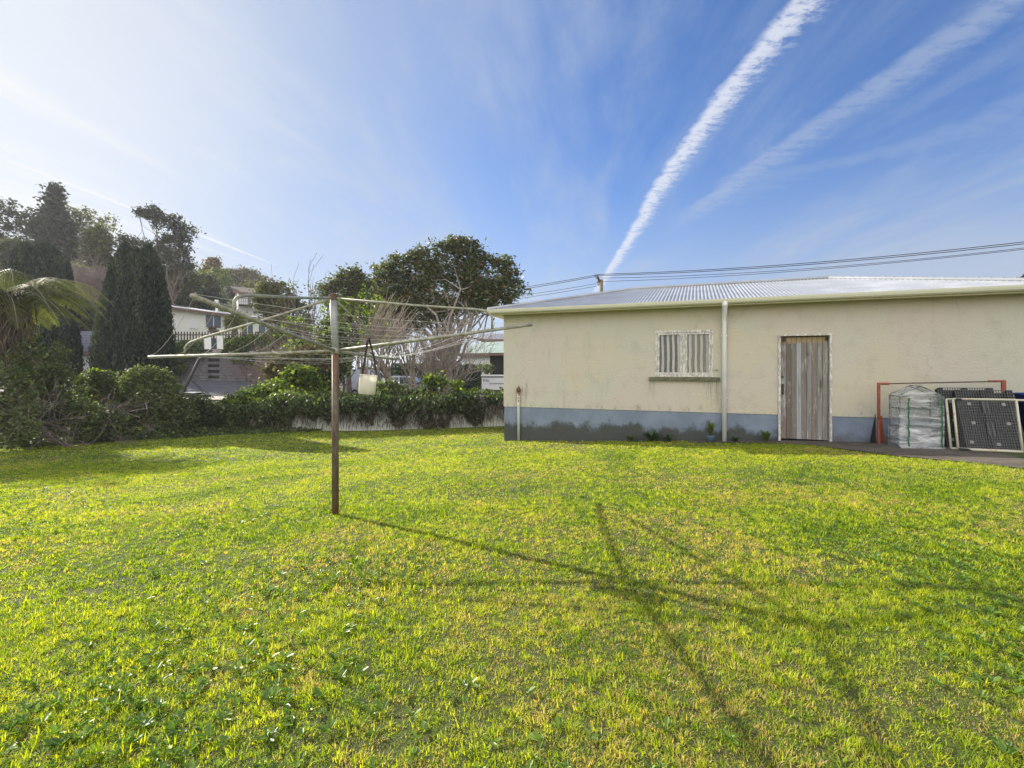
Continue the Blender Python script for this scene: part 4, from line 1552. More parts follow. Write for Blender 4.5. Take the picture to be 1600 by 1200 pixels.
wall_plant(984, 690, 0.14, 12, 0.20, 'small dark leafed weed at the wall foot, left of the larger one', M['L_shrub'], 0.5, 0.8, 1)
wall_plant(1018, 690, 0.16, 30, 0.30, 'dark broad leafed weed, the largest at the foot of the blue base', M['L_hedge'], 0.36, 0.7, 2)
wall_plant(1046, 690, 0.14, 14, 0.22, 'low dark weed at the wall foot under the window sill', M['L_hedge'], 0.45, 0.6, 3)
wall_plant(1110, 690, 0.17, 46, 0.38, 'spiky bright green plant in a blue pot left of the downpipe', M['L_ivybright'], 0.07, 1.6, 4, pot=True, name='potted_plant', cat='potted plant')
wall_plant(1148, 690, 0.14, 12, 0.14, 'tiny dark weed just right of the downpipe foot', M['L_hedge'], 0.5, 0.6, 5)
wall_plant(1197, 690, 0.14, 22, 0.27, 'upright light green weed just left of the old door', M['L_ivybright'], 0.34, 1.5, 6)

# ------------------------------------------------------------------ lawn
def inside_house(x, y, m=0.02):
    rx, ry = x - HC.x, y - HC.y
    a = rx * DV.x + ry * DV.y
    c = rx * NV.x + ry * NV.y
    return (a > -m) & (a < HL + m) & (c > -m) & (c < HW + m)


_pe = [(Vector((g[1][0], g[1][1], 0)) - HC) for g in PATH_ROWS]
_ps = np.array([v.dot(DV) for v in _pe]); _po = np.array([-v.dot(NV) for v in _pe])


def on_path(x, y, ragged=0.0):
    rx, ry = x - HC.x, y - HC.y
    a = rx * DV.x + ry * DV.y
    c = -(rx * NV.x + ry * NV.y)
    lim = np.interp(a, _ps, _po, left=-1)
    return (c < lim - ragged) & (a > _ps[0])


def lawn_edge(x, y):
    """true where mown lawn grows (left shrubs and fence bound it)"""
    lim = np.interp(x, [-15, -12.3, -10.5, -8.5, -6, 10], [8.0, 11.6, 13.4, 15.0, 15.85, 15.85])
    return y < lim + 0.3


def dry_patch(x, y):
    return 0.6 * vnoise(x, y, 0.75, 40, 3) + 0.4 * vnoise(x, y, 4.5, 44, 3) + 0.05 * sstep(x, 0.5, 3.5)


def grass():
    rng = np.random.default_rng(77)
    allV, allT, F3, F4 = [], [], [], []
    nb = 0
    bands = [  # y0, y1, tufts per m2, blades, tuft radius, width, height, curved
        (0.9, 3.0, 900, 16, 0.022, 0.0034, 0.033, True),
        (0.9, 3.0, 5200, 4, 0.016, 0.0046, 0.022, False),
        (3.0, 5.5, 640, 12, 0.024, 0.0050, 0.034, True),
        (3.0, 5.5, 2600, 3, 0.022, 0.0078, 0.023, False),
        (5.5, 9.5, 400, 9, 0.028, 0.0080, 0.036, False),
        (5.5, 9.5, 1000, 3, 0.030, 0.0125, 0.025, False),
        (9.5, 16.3, 180, 7, 0.036, 0.0120, 0.039, False),
        (9.5, 16.3, 300, 3, 0.050, 0.0210, 0.027, False)]
    for (y0, y1, dens, per, tr_, wd, ht, curved) in bands:
        hw = 1.12 * y1 + 2.9
        n = int(dens * 2 * hw * (y1 - y0))
        cx = rng.uniform(-hw, hw, n)
        cy = rng.uniform(y0, y1, n)
        k = ((np.abs(cx) < 1.10 * cy + 0.4) | ((np.abs(cx) < 1.10 * cy + 2.8) & (rng.uniform(0, 1, n) < 0.5))) & ~inside_house(cx, cy) & lawn_edge(cx, cy)
        cx, cy = cx[k], cy[k]
        thick = vnoise(cx, cy, 7.0, 50, 3)
        k = (rng.uniform(0, 1, len(cx)) < (0.30 + 1.25 * thick if ht > 0.029 else 2.0)) & ~on_path(cx, cy, rng.normal(0.0, 0.05, len(cx)))
        cx, cy = cx[k], cy[k]
        m = len(cx)
        dry = dry_patch(cx, cy)
        tall = vnoise(cx, cy, 1.8, 60, 3)
        th = ht * rng.uniform(0.55, 1.3, m) * (0.55 + 0.9 * tall)
        tt = np.clip(rng.normal(0.47, 0.20, m) + 0.5 * (vnoise(cx, cy, 0.5, 80, 3) - 0.5) + 0.35 * (vnoise(cx, cy, 3.0, 84, 2) - 0.5), 0.02, 0.8)
        tdry = rng.uniform(0, 1, m) < np.clip((dry - 0.54) * 4.5, 0.02, 0.62)
        if ht < 0.029:
            tt = tt - 0.16
        ta = rng.uniform(0, 6.28, m)
        rep_ = lambda v: np.repeat(v, per)
        n = m * per
        az = rng.uniform(0, 2 * math.pi, n)
        rr = tr_ * np.sqrt(rng.uniform(0, 1, n))
        x = rep_(cx) + np.cos(az) * rr
        y = rep_(cy) + np.sin(az) * rr
        h = rep_(th) * rng.uniform(0.5, 1.2, n)
        az = az + rng.normal(0, 1.1, n)
        lean = np.clip(0.35 + 0.75 * rr / tr_ + rng.normal(0, 0.38, n), 0.05, 1.5)
        dx, dy = np.cos(az) * np.sin(lean) + 0.15 * np.cos(rep_(ta)), np.sin(az) * np.sin(lean) + 0.15 * np.sin(rep_(ta))
        dz = np.cos(lean) * 0.92 + 0.08
        sa = az + math.pi / 2 + rng.normal(0, 0.6, n)
        w = wd * rng.uniform(0.6, 1.4, n)
        sx, sy = np.cos(sa) * w * 0.5, np.sin(sa) * w * 0.5
        z = ground_z(x, y) - 0.003
        t = np.clip(rep_(tt) + rng.normal(0, 0.10, n), 0, 0.80)
        isdry = (rng.uniform(0, 1, n) < 0.035) | (rep_(tdry) & (rng.uniform(0, 1, n) < 0.8))
        t = np.where(isdry, rng.uniform(0.86, 1.0, n), t)
        h = np.where(isdry, h * 0.7, h)
        P0 = np.stack([x - sx, y - sy, z], 1); P1 = np.stack([x + sx, y + sy, z], 1)
        if curved:
            mx, my, mz = x + dx * h * 0.45, y + dy * h * 0.45, z + h * (dz * 0.62 + 0.05)
            P2 = np.stack([mx + sx * 0.8, my + sy * 0.8, mz], 1); P3 = np.stack([mx - sx * 0.8, my - sy * 0.8, mz], 1)
            P4 = np.stack([x + dx * h * 1.1, y + dy * h * 1.1, z + h * dz], 1)
            V = np.stack([P0, P1, P2, P3, P4], 1).reshape(-1, 3)
            b0 = nb + np.arange(n) * 5
            F4.append(np.stack([b0, b0 + 1, b0 + 2, b0 + 3], 1)); F3.append(np.stack([b0 + 3, b0 + 2, b0 + 4], 1))
            allT.append(np.repeat(t, 5)); nb += 5 * n
        else:
            P4 = np.stack([x + dx * h, y + dy * h, z + h * dz], 1)
            V = np.stack([P0, P1, P4], 1).reshape(-1, 3)
            b0 = nb + np.arange(n) * 3
            F3.append(np.stack([b0, b0 + 1, b0 + 2], 1))
            allT.append(np.repeat(t, 3)); nb += 3 * n
        allV.append(V)
    o = mesh_np('grass', np.concatenate(allV), [np.concatenate(F4), np.concatenate(F3)], M['L_grass'], None, np.concatenate(allT))
    tag(o, 'mown yellow green lawn grass with dry patches', 'grass', kind='stuff')


grass()


def lawn_weeds():
    rng = np.random.default_rng(99)
    Vs, Qs, Ts = [], [], []
    nb = 0
    n = 9000
    # denser towards the camera
    y = 1.0 + 9.5 * rng.uniform(0, 1, n) ** 1.5
    x = rng.uniform(-1, 1, n) * (1.12 * y + 0.3)
    dens = vnoise(x, y, 0.8, 120, 3) + 0.22 * sstep(x, 1.2, 2.4) * (1 - sstep(y, 3.2, 4.6)) + 0.15 * (1 - sstep(y, 1.8, 2.6)) + 0.10 * sstep(-x, 0.5, 2.0) * (1 - sstep(y, 3.0, 5.5))
    k = (dens + rng.normal(0, 0.13, n) > 0.66) & ~on_path(x, y) & ~inside_house(x, y)
    x, y = x[k], y[k]
    for cx, cy in zip(x, y):
        m = int(rng.integers(4, 9))
        sc = rng.uniform(0.55, 1.25)
        a = rng.uniform(0, 2 * math.pi, m)
        l = 0.036 * sc * rng.uniform(0.6, 1.3, m)
        el = rng.uniform(0.1, 1.0, m)
        z = float(ground_z(cx, cy)) + 0.010
        for j in range(m):
            dx, dy, dz = math.cos(a[j]) * math.cos(el[j]), math.sin(a[j]) * math.cos(el[j]), math.sin(el[j])
            sx, sy = -math.sin(a[j]), math.cos(a[j])
            w = l[j] * rng.uniform(0.28, 0.48)
            base = [(cx, cy, z), (cx + dx * l[j] * .4 + sx * w * .5, cy + dy * l[j] * .4 + sy * w * .5, z + dz * l[j] * .4 + .004),
                    (cx + dx * l[j] * .8 + sx * w * .38, cy + dy * l[j] * .8 + sy * w * .38, z + dz * l[j] * .72 + .002),
                    (cx + dx * l[j], cy + dy * l[j], z + dz * l[j] * .78),
                    (cx + dx * l[j] * .8 - sx * w * .38, cy + dy * l[j] * .8 - sy * w * .38, z + dz * l[j] * .72 + .002),
                    (cx + dx * l[j] * .4 - sx * w * .5, cy + dy * l[j] * .4 - sy * w * .5, z + dz * l[j] * .4 + .004),
                    (cx + dx * l[j] * .5, cy + dy * l[j] * .5, z + dz * l[j] * .5 - .002)]
            Vs += base
            Qs += [(nb, nb + 1, nb + 6), (nb, nb + 6, nb + 5), (nb + 1, nb + 2, nb + 6), (nb + 6, nb + 4, nb + 5), (nb + 2, nb + 3, nb + 6), (nb + 6, nb + 3, nb + 4)]
            Ts += [float(np.clip(rng.normal(0.5, 0.2), 0, 1))] * 7
            nb += 7
    o = mesh_np('lawn_weeds', np.array(Vs), np.array(Qs), M['L_weed'], None, np.array(Ts), smooth=True)
    tag(o, 'broad leafed weeds and clover scattered through the lawn', 'weeds', kind='stuff')


lawn_weeds()

# ------------------------------------------------------------------ garden shrubs on the left
GS = 'shrubs along the left edge of the lawn'
tree('shrub', 'light leafed bushy shrub at the left edge of the photo', 'shrub', G(-10, 11.4),
     [blob(0, 625, 11.5, 62, 55, 1.0), blob(-60, 600, 11.5, 70, 70, 1.1), blob(20, 670, 11.2, 40, 30, .5), blob(-110, 620, 10.5, 60, 70, 1.1)], 460, 34, 0.20, 0.085, M['L_shrub'], 1, 0.05, limbs=12, group=GS, accent=('L_ivybright', 0.22), mean=0.62, aspect=0.5)
tree('shrub', 'dark tangled shrub with bare twigs, below the tree fern', 'shrub', G(85, 12.6),
     [blob(75, 620, 12.8, 60, 55, .9), blob(120, 655, 12.6, 70, 28, .6), blob(60, 570, 13.0, 45, 45, .8)], 420, 28, 0.20, 0.075, M['L_shrub'], 2, 0.05, limbs=26, group=GS, accent=('L_ivybright', 0.22), mean=0.40)
tree('shrub', 'rounded leafy shrub in front of the big cypress', 'shrub', G(235, 14.2),
     [blob(232, 618, 14.4, 52, 44, .9), blob(185, 648, 14.4, 40, 28, .7), blob(275, 645, 14.5, 26, 26, .5)], 460, 34, 0.19, 0.085, M['L_shrub'], 3, 0.05, limbs=16, group=GS, accent=('L_ivybright', 0.22), mean=0.55)
tree('shrub', 'low olive green shrub between the fern and the rounded shrub', 'shrub', G(150, 13.4),
     [blob(150, 612, 14.0, 36, 34, .7), blob(150, 655, 13.3, 45, 26, .5)], 260, 30, 0.2, 0.08, M['L_shrub'], 4, 0.04, limbs=14, group=GS, accent=('L_ivybright', 0.22), mean=0.42)
tree('shrub', 'dark blue green bush at the foot of the ivy, right of the rounded shrub', 'shrub', G(320, 15.6),
     [blob(310, 645, 15.4, 30, 26, .6), blob(350, 655, 15.5, 30, 17, .4)], 220, 30, 0.2, 0.08, M['L_ivy'], 5, 0.03, limbs=6, group=GS, accent=('L_ivybright', 0.22), mean=0.35)
bare('bare_shrub', 'dry arching bare twigs in front of the left shrubs', G(120, 12.4), 16, 1.3, 0.012, 8, 'twig_purple', 2, 0.5, 4, sp0=0.7, lift=-0.1, minr=0.004, cat='bare shrub')

# ground creeper at the foot of the shrubs and beside them
def creeper():
    rng = np.random.default_rng(3)
    n = 16000
    x = rng.uniform(-17, -6.2, n)
    lim = np.interp(x, [-15, -12.3, -10.5, -8.5, -6, 10], [8.0, 11.6, 13.4, 15.0, 15.85, 15.85])
    y = lim + rng.uniform(0.0, 1.0, n) ** 1.4 * 2.2 + rng.normal(0, 0.07, n)
    h = 0.06 + 0.35 * sstep(y - lim, 0.0, 0.6) * vnoise(x, y, 2.2, 7, 3)
    C = np.stack([x, y, ground_z(x, y) + h * rng.uniform(0.2, 1, n)], 1)
    V, Q = leaf_quads(C, 0.075, rng, 0.7, 0.2)
    tag(mesh_np('ground_creeper', V, Q, M['L_ivy'], None, tint_for(n, rng, 0.5, 0.22)), 'low leafy ground cover along the foot of the left shrubs', 'ground cover', kind='stuff')
creeper()

# tree fern
def tree_fern():
    base = G(12, 13.6)
    root = tag(empty('tree_fern', base), 'tree fern with arching yellow green fronds at the left edge', 'tree fern')
    top = P(8, 462, 13.6) - base
    rng = np.random.default_rng(6)
    b = MB(); b.tube(wob((0, 0, -0.2), top, 8, 0.012, rng), [0.16, 0.15, 0.14, 0.13, 0.13, 0.13, 0.14, 0.15, 0.13], 10)
    b.build('trunk', M['bark'], root, smooth=True)
    Vs, Ts = [], []
    NF = 46
    rach = MB()
    for k in range(NF):
        a = 2 * math.pi * k / NF * 2.0 + rng.normal(0, 0.25)
        ln = rng.uniform(1.7, 2.9)
        rise = rng.uniform(0.35, 1.0) if k % 2 else rng.uniform(0.05, 0.45)
        pts = []
        m = 26
        for i in range(m + 1):
            t = i / m
            r = ln * t * (1 - 0.12 * t * t)
            z = ln * (rise * t - (0.52 + rise * 0.60) * t * t * 0.9)
            pts.append(top + Vector((math.cos(a) * r, math.sin(a) * r, z)))
        rach.tube(pts, [0.016 * (1 - 0.85 * i / m) for i in range(m + 1)], 5, cap=False)
        side = Vector((-math.sin(a), math.cos(a), 0))
        tv = float(np.clip(rng.normal(0.5, 0.15), 0, 1))
        for i in range(3, 38):
            t = i / 38
            j = min(m - 1, int(t * m))
            p = pts[j].lerp(pts[j + 1], t * m - j)
            d = (pts[j + 1] - pts[j]).normalized()
            pl = 0.46 * math.sin(math.pi * min(1, 0.10 + 0.9 * t) ** 0.8) + 0.03
            for sg in (-1, 1):
                out = (side * sg + d * rng.uniform(0.25, 0.5) + Vector((0, 0, rng.uniform(-0.75, -0.2)))).normalized()
                # each pinna: rows of small leaflets
                q = 7
                for u in range(q):
                    f0 = u / q
                    c = p + out * pl * (f0 + 0.07) + Vector((0, 0, -0.12 * f0 * f0 * pl))
                    lw = 0.058 * (1 - f0 * 0.75)
                    for s2 in (-1, 1):
                        o2 = (d * s2 + out * 0.35).normalized()
                        Vs.append((c, c + out * pl / q * 0.5 + o2 * lw * 0.4, c + o2 * lw + out * 0.01, c + o2 * lw * 0.4 - out * pl / q * 0.15))
                        Ts.append(tv + rng.normal(0, 0.08))
    V = np.array([[tuple(v) for v in q] for q in Vs]).reshape(-1, 3)
    mesh_np('fronds', V, np.arange(len(V)).reshape(-1, 4), M['L_fern'], root, np.repeat(np.clip(Ts, 0, 1), 4))
    rach.build('frond_stems', M['bark_pale'], root)
    # skirt of dead fronds
    n = 1500
    aa = rng.uniform(0, 6.28, n); rr = rng.uniform(0.15, 0.7, n); zz = top.z - rng.uniform(0.1, 1.9, n)
    C = np.stack([top.x + np.cos(aa) * rr, top.y + np.sin(aa) * rr, zz], 1)
    V, Q = leaf_quads(C, 0.5, rng, 0.05, 0, (0, 0, -1, 0.7))
    mesh_np('dead_fronds', V, Q, M['L_dryivy'], root, tint_for(n, rng, 0.6, 0.2))
tree_fern()

# columnar cypresses: upright sprays hugging a smooth body
def cypress(name, label, base, lobes, seed, n=30000, leaf=0.16, group=None, matl='L_cypress'):
    """lobes: (x offset, y offset, half width, height, power)"""
    rng = np.random.default_rng(seed)
    root = tag(empty(name, base), label, 'cypress', group)
    Cs, U = [], []
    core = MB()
    for (ox, oy, hw, ht, pw) in lobes:
        m = int(n / len(lobes))
        t = rng.uniform(0, 1, m) ** 0.85
        a = rng.uniform(0, 2 * math.pi, m)
        prof = hw * np.clip((1 - t) ** pw * (0.80 + 0.9 * t), 0, 1.25) * sstep(t, -0.12, 0.10)
        ridge = 0.84 + 0.30 * vnoise(a * 2.6 + seed, t * 1.6, 1.0, seed, 3)
        r = prof * ridge * (1 + rng.normal(-0.03, 0.06, m) + 0.09 * (vnoise(a * 9 + seed, t * 14, 1.0, seed + 5, 2) - 0.5))
        z = t * ht
        Cs.append(np.stack([ox + np.cos(a) * r, oy + np.sin(a) * r, z], 1))
        prof_pts = []
        for i in range(17):
            tt = i / 16 * 0.97
            pr = hw * min(1.25, (1 - tt) ** pw * (0.8 + 0.9 * tt)) * float(sstep(tt, -0.12, 0.10)) * 0.80
            prof_pts.append((pr, tt * ht))
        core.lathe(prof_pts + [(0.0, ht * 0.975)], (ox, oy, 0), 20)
    C = np.concatenate(Cs)
    V, Q = leaf_quads(C, leaf, rng, 0.30, 0.0, (0, 0, 1.0, 0.62))
    t = np.clip(rng.normal(0.45, 0.22, len(C)) + 0.75 * (vnoise(C[:, 0] * 3 + C[:, 1] * 3, C[:, 2] * 0.5, 1.0, 9, 3) - 0.5), 0, 1)
    mesh_np('foliage', V, Q, M[matl], root, np.repeat(t, 4))
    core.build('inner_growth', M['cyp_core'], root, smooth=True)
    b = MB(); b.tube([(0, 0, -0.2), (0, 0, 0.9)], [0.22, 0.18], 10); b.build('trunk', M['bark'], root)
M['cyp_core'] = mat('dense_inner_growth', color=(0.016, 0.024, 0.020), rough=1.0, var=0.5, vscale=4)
def cyp(px, d, specs, **kw):
    base = G(px, d)
    k = d / F
    lobes = [((lx - px) * k, oy, hw * k, CAMZ + (CY - ty) * k - base.z, pw) for (lx, oy, hw, ty, pw) in specs]
    cypress(base=base, lobes=lobes, **kw)
cyp(205, 19.5, [(196, 0, 42, 380, 0.66), (238, -0.2, 38, 385, 0.60), (214, 0, 64, 388, 0.74), (172, 0.3, 34, 440, 0.6)], name='cypress', label='large dark twin topped cypress with smooth dense sides', seed=41, n=60000, leaf=0.15)
cyp(96, 21.0, [(96, 0, 26, 486, 0.40)], name='cypress', label='small dark rounded cypress between the tree fern and the white shed', seed=42, n=16000, leaf=0.15)
cyp(56, 28, [(40, 0, 26, 380, 0.42), (68, 0.2, 28, 379, 0.40)], name='cypress', label='flat topped dark cypress pair above the tree fern', seed=43, n=30000, leaf=0.22)
cyp(105, 30, [(106, 0, 11, 408, 0.5)], name='cypress', label='narrow small cypress beside the flat topped pair', seed=44, n=6000, leaf=0.2)

# ivy covered tree stump mass behind the fence
def ivy_mass(label, base, blobs, seed, mats, ncl, leaf=0.11, name='ivy_bush', per=32, cr=0.3):
    tree(name, label, 'ivy', base, blobs, ncl, per, cr, leaf, M[mats], seed, 0.06, limbs=8, mean=0.5, sd=0.24, aspect=0.75)
ivy_mass('bright green leafy ivy top spilling over the fence left of the pole', G(420, 16.4), [blob(430, 618, 16.3, 46, 16, .5), blob(470, 598, 16.6, 34, 24, .6), blob(385, 630, 16.2, 36, 9, .4)], 51, 'L_ivybright', 280)
ivy_mass('tall dark ivy column rising behind the clothesline pole', G(520, 19), [blob(492, 590, 18.6, 44, 34, .9), blob(524, 552, 19, 24, 40, .8), blob(470, 560, 19.2, 26, 30, .7), blob(515, 520, 19.5, 18, 26, .6)], 52, 'L_shrub', 420, 0.11, per=26)
ivy_mass('yellow green climber lit by the sun behind the hub of the clothesline', G(540, 20.5), [blob(455, 515, 20.5, 30, 26, .7), blob(560, 478, 20.5, 42, 30, .8), blob(515, 500, 20.7, 36, 36, .8), blob(590, 520, 20.4, 26, 30, .7)], 53, 'L_ivybright', 90, 0.11, per=22)
ivy_mass('dry brownish vine mound sloping up from the fence', G(450, 17.6), [blob(455, 575, 17.6, 42, 22, .6), blob(490, 560, 17.8, 30, 22, .6)], 54, 'L_brown', 220, 0.11)
ivy_mass('leafy ivy sprig standing above the fence near the parked hatchback', G(672, 16.2), [blob(672, 596, 16.1, 10, 10, .25), blob(692, 600, 16.1, 6, 9, .2), blob(715, 604, 16.1, 6, 6, .2)], 55, 'L_ivybright', 26)
ivy_mass('green ivy shoulder on the fence right of the peg bucket', G(615, 16.3), [blob(605, 610, 16.2, 20, 9, .35), blob(640, 620, 16.1, 40, 6, .3)], 56, 'L_shrub', 150)

# big magnolia behind the fence
k_ = 27.0
tree('magnolia', 'big spreading evergreen tree with glossy brown backed leaves behind the fence', 'tree', G(700, k_),
     [blob(700, 405, k_, 62, 34, 2.2), blob(765, 430, k_, 52, 36, 2.0), blob(640, 425, k_, 50, 34, 1.8), blob(793, 452, k_, 32, 18, 1.1), blob(600, 432, 27.5, 20, 22, .8),
      blob(700, 455, k_, 95, 34, 2.2), blob(650, 490, k_, 60, 30, 1.8), blob(760, 470, k_, 50, 20, 1.5), blob(720, 385, k_, 30, 14, 1.0), blob(625, 470, k_ + 1, 40, 26, 1.2)],
     1150, 24, 0.36, 0.22, M['L_magnolia'], 61, 0.30, 'bark_pale', limbs=44, shell=0.45, mean=0.47, sd=0.26, aspect=0.42)
bare('bare_tree', 'tangle of pale bare branches under the big evergreen tree', G(690, 26), 14, 2.4, 0.04, 62, 'bark_pale', 3, 0.42, 4, sp0=0.38, lift=0.25, minr=0.010)
bare('bare_tree', 'leaning bare tree with grey trunk right of the peg bucket', G(640, 24), 3, 3.2, 0.11, 63, 'bark_pale', 3, 0.45, 5, sp0=0.25, lift=0.3, minr=0.009)
# pollarded pink stems
def wands():
    rng = np.random.default_rng(64)
    root = tag(empty('pollarded_shrub', G(572, 20)), 'leafless shrub with long straight pinkish shoots leaning right', 'bare shrub')
    base = G(572, 20)
    b = MB()
    stem = P(583, 545, 20) - base
    for k in range(7):
        sx = rng.normal(0, 0.25)
        e = stem + Vector((rng.normal(0, 0.35), rng.normal(0, 0.3), rng.normal(0, 0.3)))
        b.tube(wob((sx * 0.4, 0, -0.1), e, 4, 0.04, rng), [0.05, 0.045, 0.04, 0.035, 0.03], 6, cap=False)
        for j in range(12):
            d = Vector((rng.normal(0.62, 0.30), rng.normal(0, 0.25), rng.normal(1.0, 0.2))).normalized()
            ln = rng.uniform(0.9, 2.6)
            b.tube(wob(e, e + d * ln + Vector((0, 0, -0.05)), 4, 0.018, rng), [0.017, 0.014, 0.012, 0.010, 0.007], 4, cap=False)
    b.build('shoots', M['bark_pink'], root)
wands()
GB = 'bare twiggy shrubs behind the fence'
bare('bare_shrub', 'purplish bare twiggy shrub left of the clothesline hub', G(448, 24), 11, 1.9, 0.030, 65, 'twig_purple', 3, 0.5, 5, sp0=0.6, lift=0.2, minr=0.008, cat='bare shrub', group=GB)
bare('bare_shrub', 'wide purplish bare shrub just behind the clothesline arm', G(500, 25), 13, 2.4, 0.035, 66, 'bark_pale', 3, 0.5, 5, sp0=0.5, lift=0.25, minr=0.009, cat='bare shrub', group=GB)
bare('bare_tree', 'tall upright bare tree against the sky above the clothesline hub', G(492, 30), 6, 3.6, 0.09, 67, 'bark', 3, 0.35, 4, sp0=0.22, lift=0.45, minr=0.010)
bare('bare_tree', 'thin bare sapling against the sky left of the taller bare tree', G(412, 31), 3, 3.6, 0.06, 68, 'bark', 2, 0.3, 4, sp0=0.2, lift=0.4, minr=0.010)
ev = 'evergreen trees behind the clothesline'
tree('evergreen_tree', 'rounded green tree behind the left arm of the clothesline', 'tree', G(440, 33), [blob(430, 470, 33, 34, 36, 1.6), blob(455, 500, 33, 36, 36, 1.6), blob(420, 455, 33, 14, 16, .8)], 260, 34, 0.5, 0.19, M['L_olive'], 71, 0.16, limbs=12, group=ev, mean=0.35)
tree('evergreen_tree', 'brown green tree just above the top of the clothesline pole', 'tree', G(545, 32), [blob(550, 440, 32, 24, 22, 1.2), blob(530, 462, 32, 32, 28, 1.4), blob(575, 460, 32, 26, 26, 1.2)], 260, 34, 0.45, 0.19, M['L_magnolia'], 72, 0.16, limbs=12, group=ev, mean=0.55)
tree('evergreen_tree', 'dark tree low between the pole and the big evergreen', 'tree', G(610, 30), [blob(605, 495, 30, 45, 45, 1.8), blob(560, 510, 30, 40, 40, 1.6)], 300, 34, 0.45, 0.18, M['L_olive'], 73, 0.16, limbs=12, group=ev, mean=0.25)

# clipped hedge across the road
def hedge(label, x0, x1, y, h, thick, seed, matl, n=16000, leaf=0.13, name='hedge'):
    rng = np.random.default_rng(seed)
    root = tag(empty(name, ((x0 + x1) / 2, y, gz((x0 + x1) / 2, y))), label, 'hedge')
    c0 = Vector(root.location)
    x = rng.uniform(x0, x1, n)
    t = rng.uniform(0, 1, n)
    top = h * (0.86 + 0.28 * vnoise(x, x * 0, 0.8, seed, 3))
    front = rng.uniform(0, 1, n) < 0.7
    z = np.where(front, top * t, top - rng.uniform(0, 0.15, n))
    yy = np.where(front, y - thick / 2 + rng.normal(0, 0.12, n) + 0.25 * vnoise(x, z, 0.9, seed + 3, 2), y + rng.uniform(-thick / 2, thick / 2, n))
    C = np.stack([x, yy, z + ground_z(x, np.full(n, y))], 1) - np.array(c0)
    V, Q = leaf_quads(C, leaf, rng, 0.5, 0.25)
    mesh_np('leaves', V, Q, M[matl], root, tint_for(n, rng, 0.45, 0.24))
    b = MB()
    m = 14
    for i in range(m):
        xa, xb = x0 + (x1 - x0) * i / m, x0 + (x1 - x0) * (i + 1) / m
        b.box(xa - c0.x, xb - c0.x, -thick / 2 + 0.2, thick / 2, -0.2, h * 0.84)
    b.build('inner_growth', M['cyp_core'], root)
hx = lambda px, d: (px - CX) / F * d
hedge('dark green clipped hedge behind the parked hatchback', hx(618, 42), hx(752, 42), 42, 2.5, 1.4, 81, 'L_hedge', 20000, 0.20)
hedge('lower dark hedge behind the peg bucket and white van', hx(560, 43), hx(620, 43), 43, 2.2, 1.2, 82, 'L_hedge', 9000, 0.20)
tree('shrub', 'small yellow green shrub at the right end of the dark hedge', 'shrub', G(760, 40), [blob(758, 576, 40, 12, 8, .5)], 40, 24, 0.3, 0.14, M['L_grassy'], 83, 0.03, limbs=3)

# ------------------------------------------------------------------ houses beyond
def house_far(name, label, A, B, depth, zb, zt, wallm, roofm, pitch=0.22, oh=0.5, windows=(), extra=None, gable_ends=True):
    """front wall from A to B (xy); depth goes away on the far side; windows (fx0, fx1, z0, z1, panes)"""
    A, B = Vector((A[0], A[1], 0)), Vector((B[0], B[1], 0))
    dx = B - A
    ln = dx.length
    ang = math.atan2(dx.y, dx.x)
    root = tag(empty(name, (A.x, A.y, zb), ang), label, 'house')
    H = zt - zb
    MB().box(0, ln, 0, depth, -2.0, H).build('wall', wallm, root)
    b = MB()
    rise = (depth / 2 + oh) * pitch
    z0 = H - oh * pitch
    for s in (0, 1):
        yA = -oh if s == 0 else depth + oh
        vs = [(-oh, yA, z0), (ln + oh, yA, z0), (ln + oh, depth / 2, z0 + rise), (-oh, depth / 2, z0 + rise)]
        vs2 = [(x, y, z + 0.10) for x, y, z in vs]
        b.add(vs + vs2, [(0, 1, 2, 3), (7, 6, 5, 4), (0, 4, 5, 1), (1, 5, 6, 2), (2, 6, 7, 3), (3, 7, 4, 0)])
    b.build('roof', roofm, root)
    for x in (-0.002, ln + 0.002):
        MB().add([(x, 0, H), (x, depth, H), (x, depth / 2, H + depth / 2 * pitch - 0.0)], [(0, 1, 2)]).build('gable', wallm, root)
    MB().box(-oh, ln + oh, -oh - 0.03, -oh - 0.003, z0 - 0.16, z0 + 0.09).build('fascia', M['brown_trim'], root)
    for (f0, f1, wz0_, wz1_, panes) in windows:
        x0, x1 = f0 * ln, f1 * ln
        t = 0.05
        b = MB()
        b.box(x0, x1, -0.05, 0.0 - 0.002, wz0_, wz0_ + t).box(x0, x1, -0.05, -0.002, wz1_ - t, wz1_)
        b.box(x0, x0 + t, -0.05, -0.002, wz0_ + t, wz1_ - t).box(x1 - t, x1, -0.05, -0.002, wz0_ + t, wz1_ - t)
        w_ = b.build('window', M['window_trim'], root)
        b = MB()
        for k in range(1, panes):
            xm = x0 + (x1 - x0) * k / panes
            b.box(xm - 0.04, xm + 0.04, -0.06, -0.003, wz0_ + t, wz1_ - t)
        if panes > 1:
            b.build('mullion', M['white_trim'], w_)
        MB().box(x0 + t, x1 - t, -0.02, -0.004, wz0_ + t, wz1_ - t).build('pane', M['dark_glass'], w_)
    if extra:
        extra(root, ln, H)
    return root


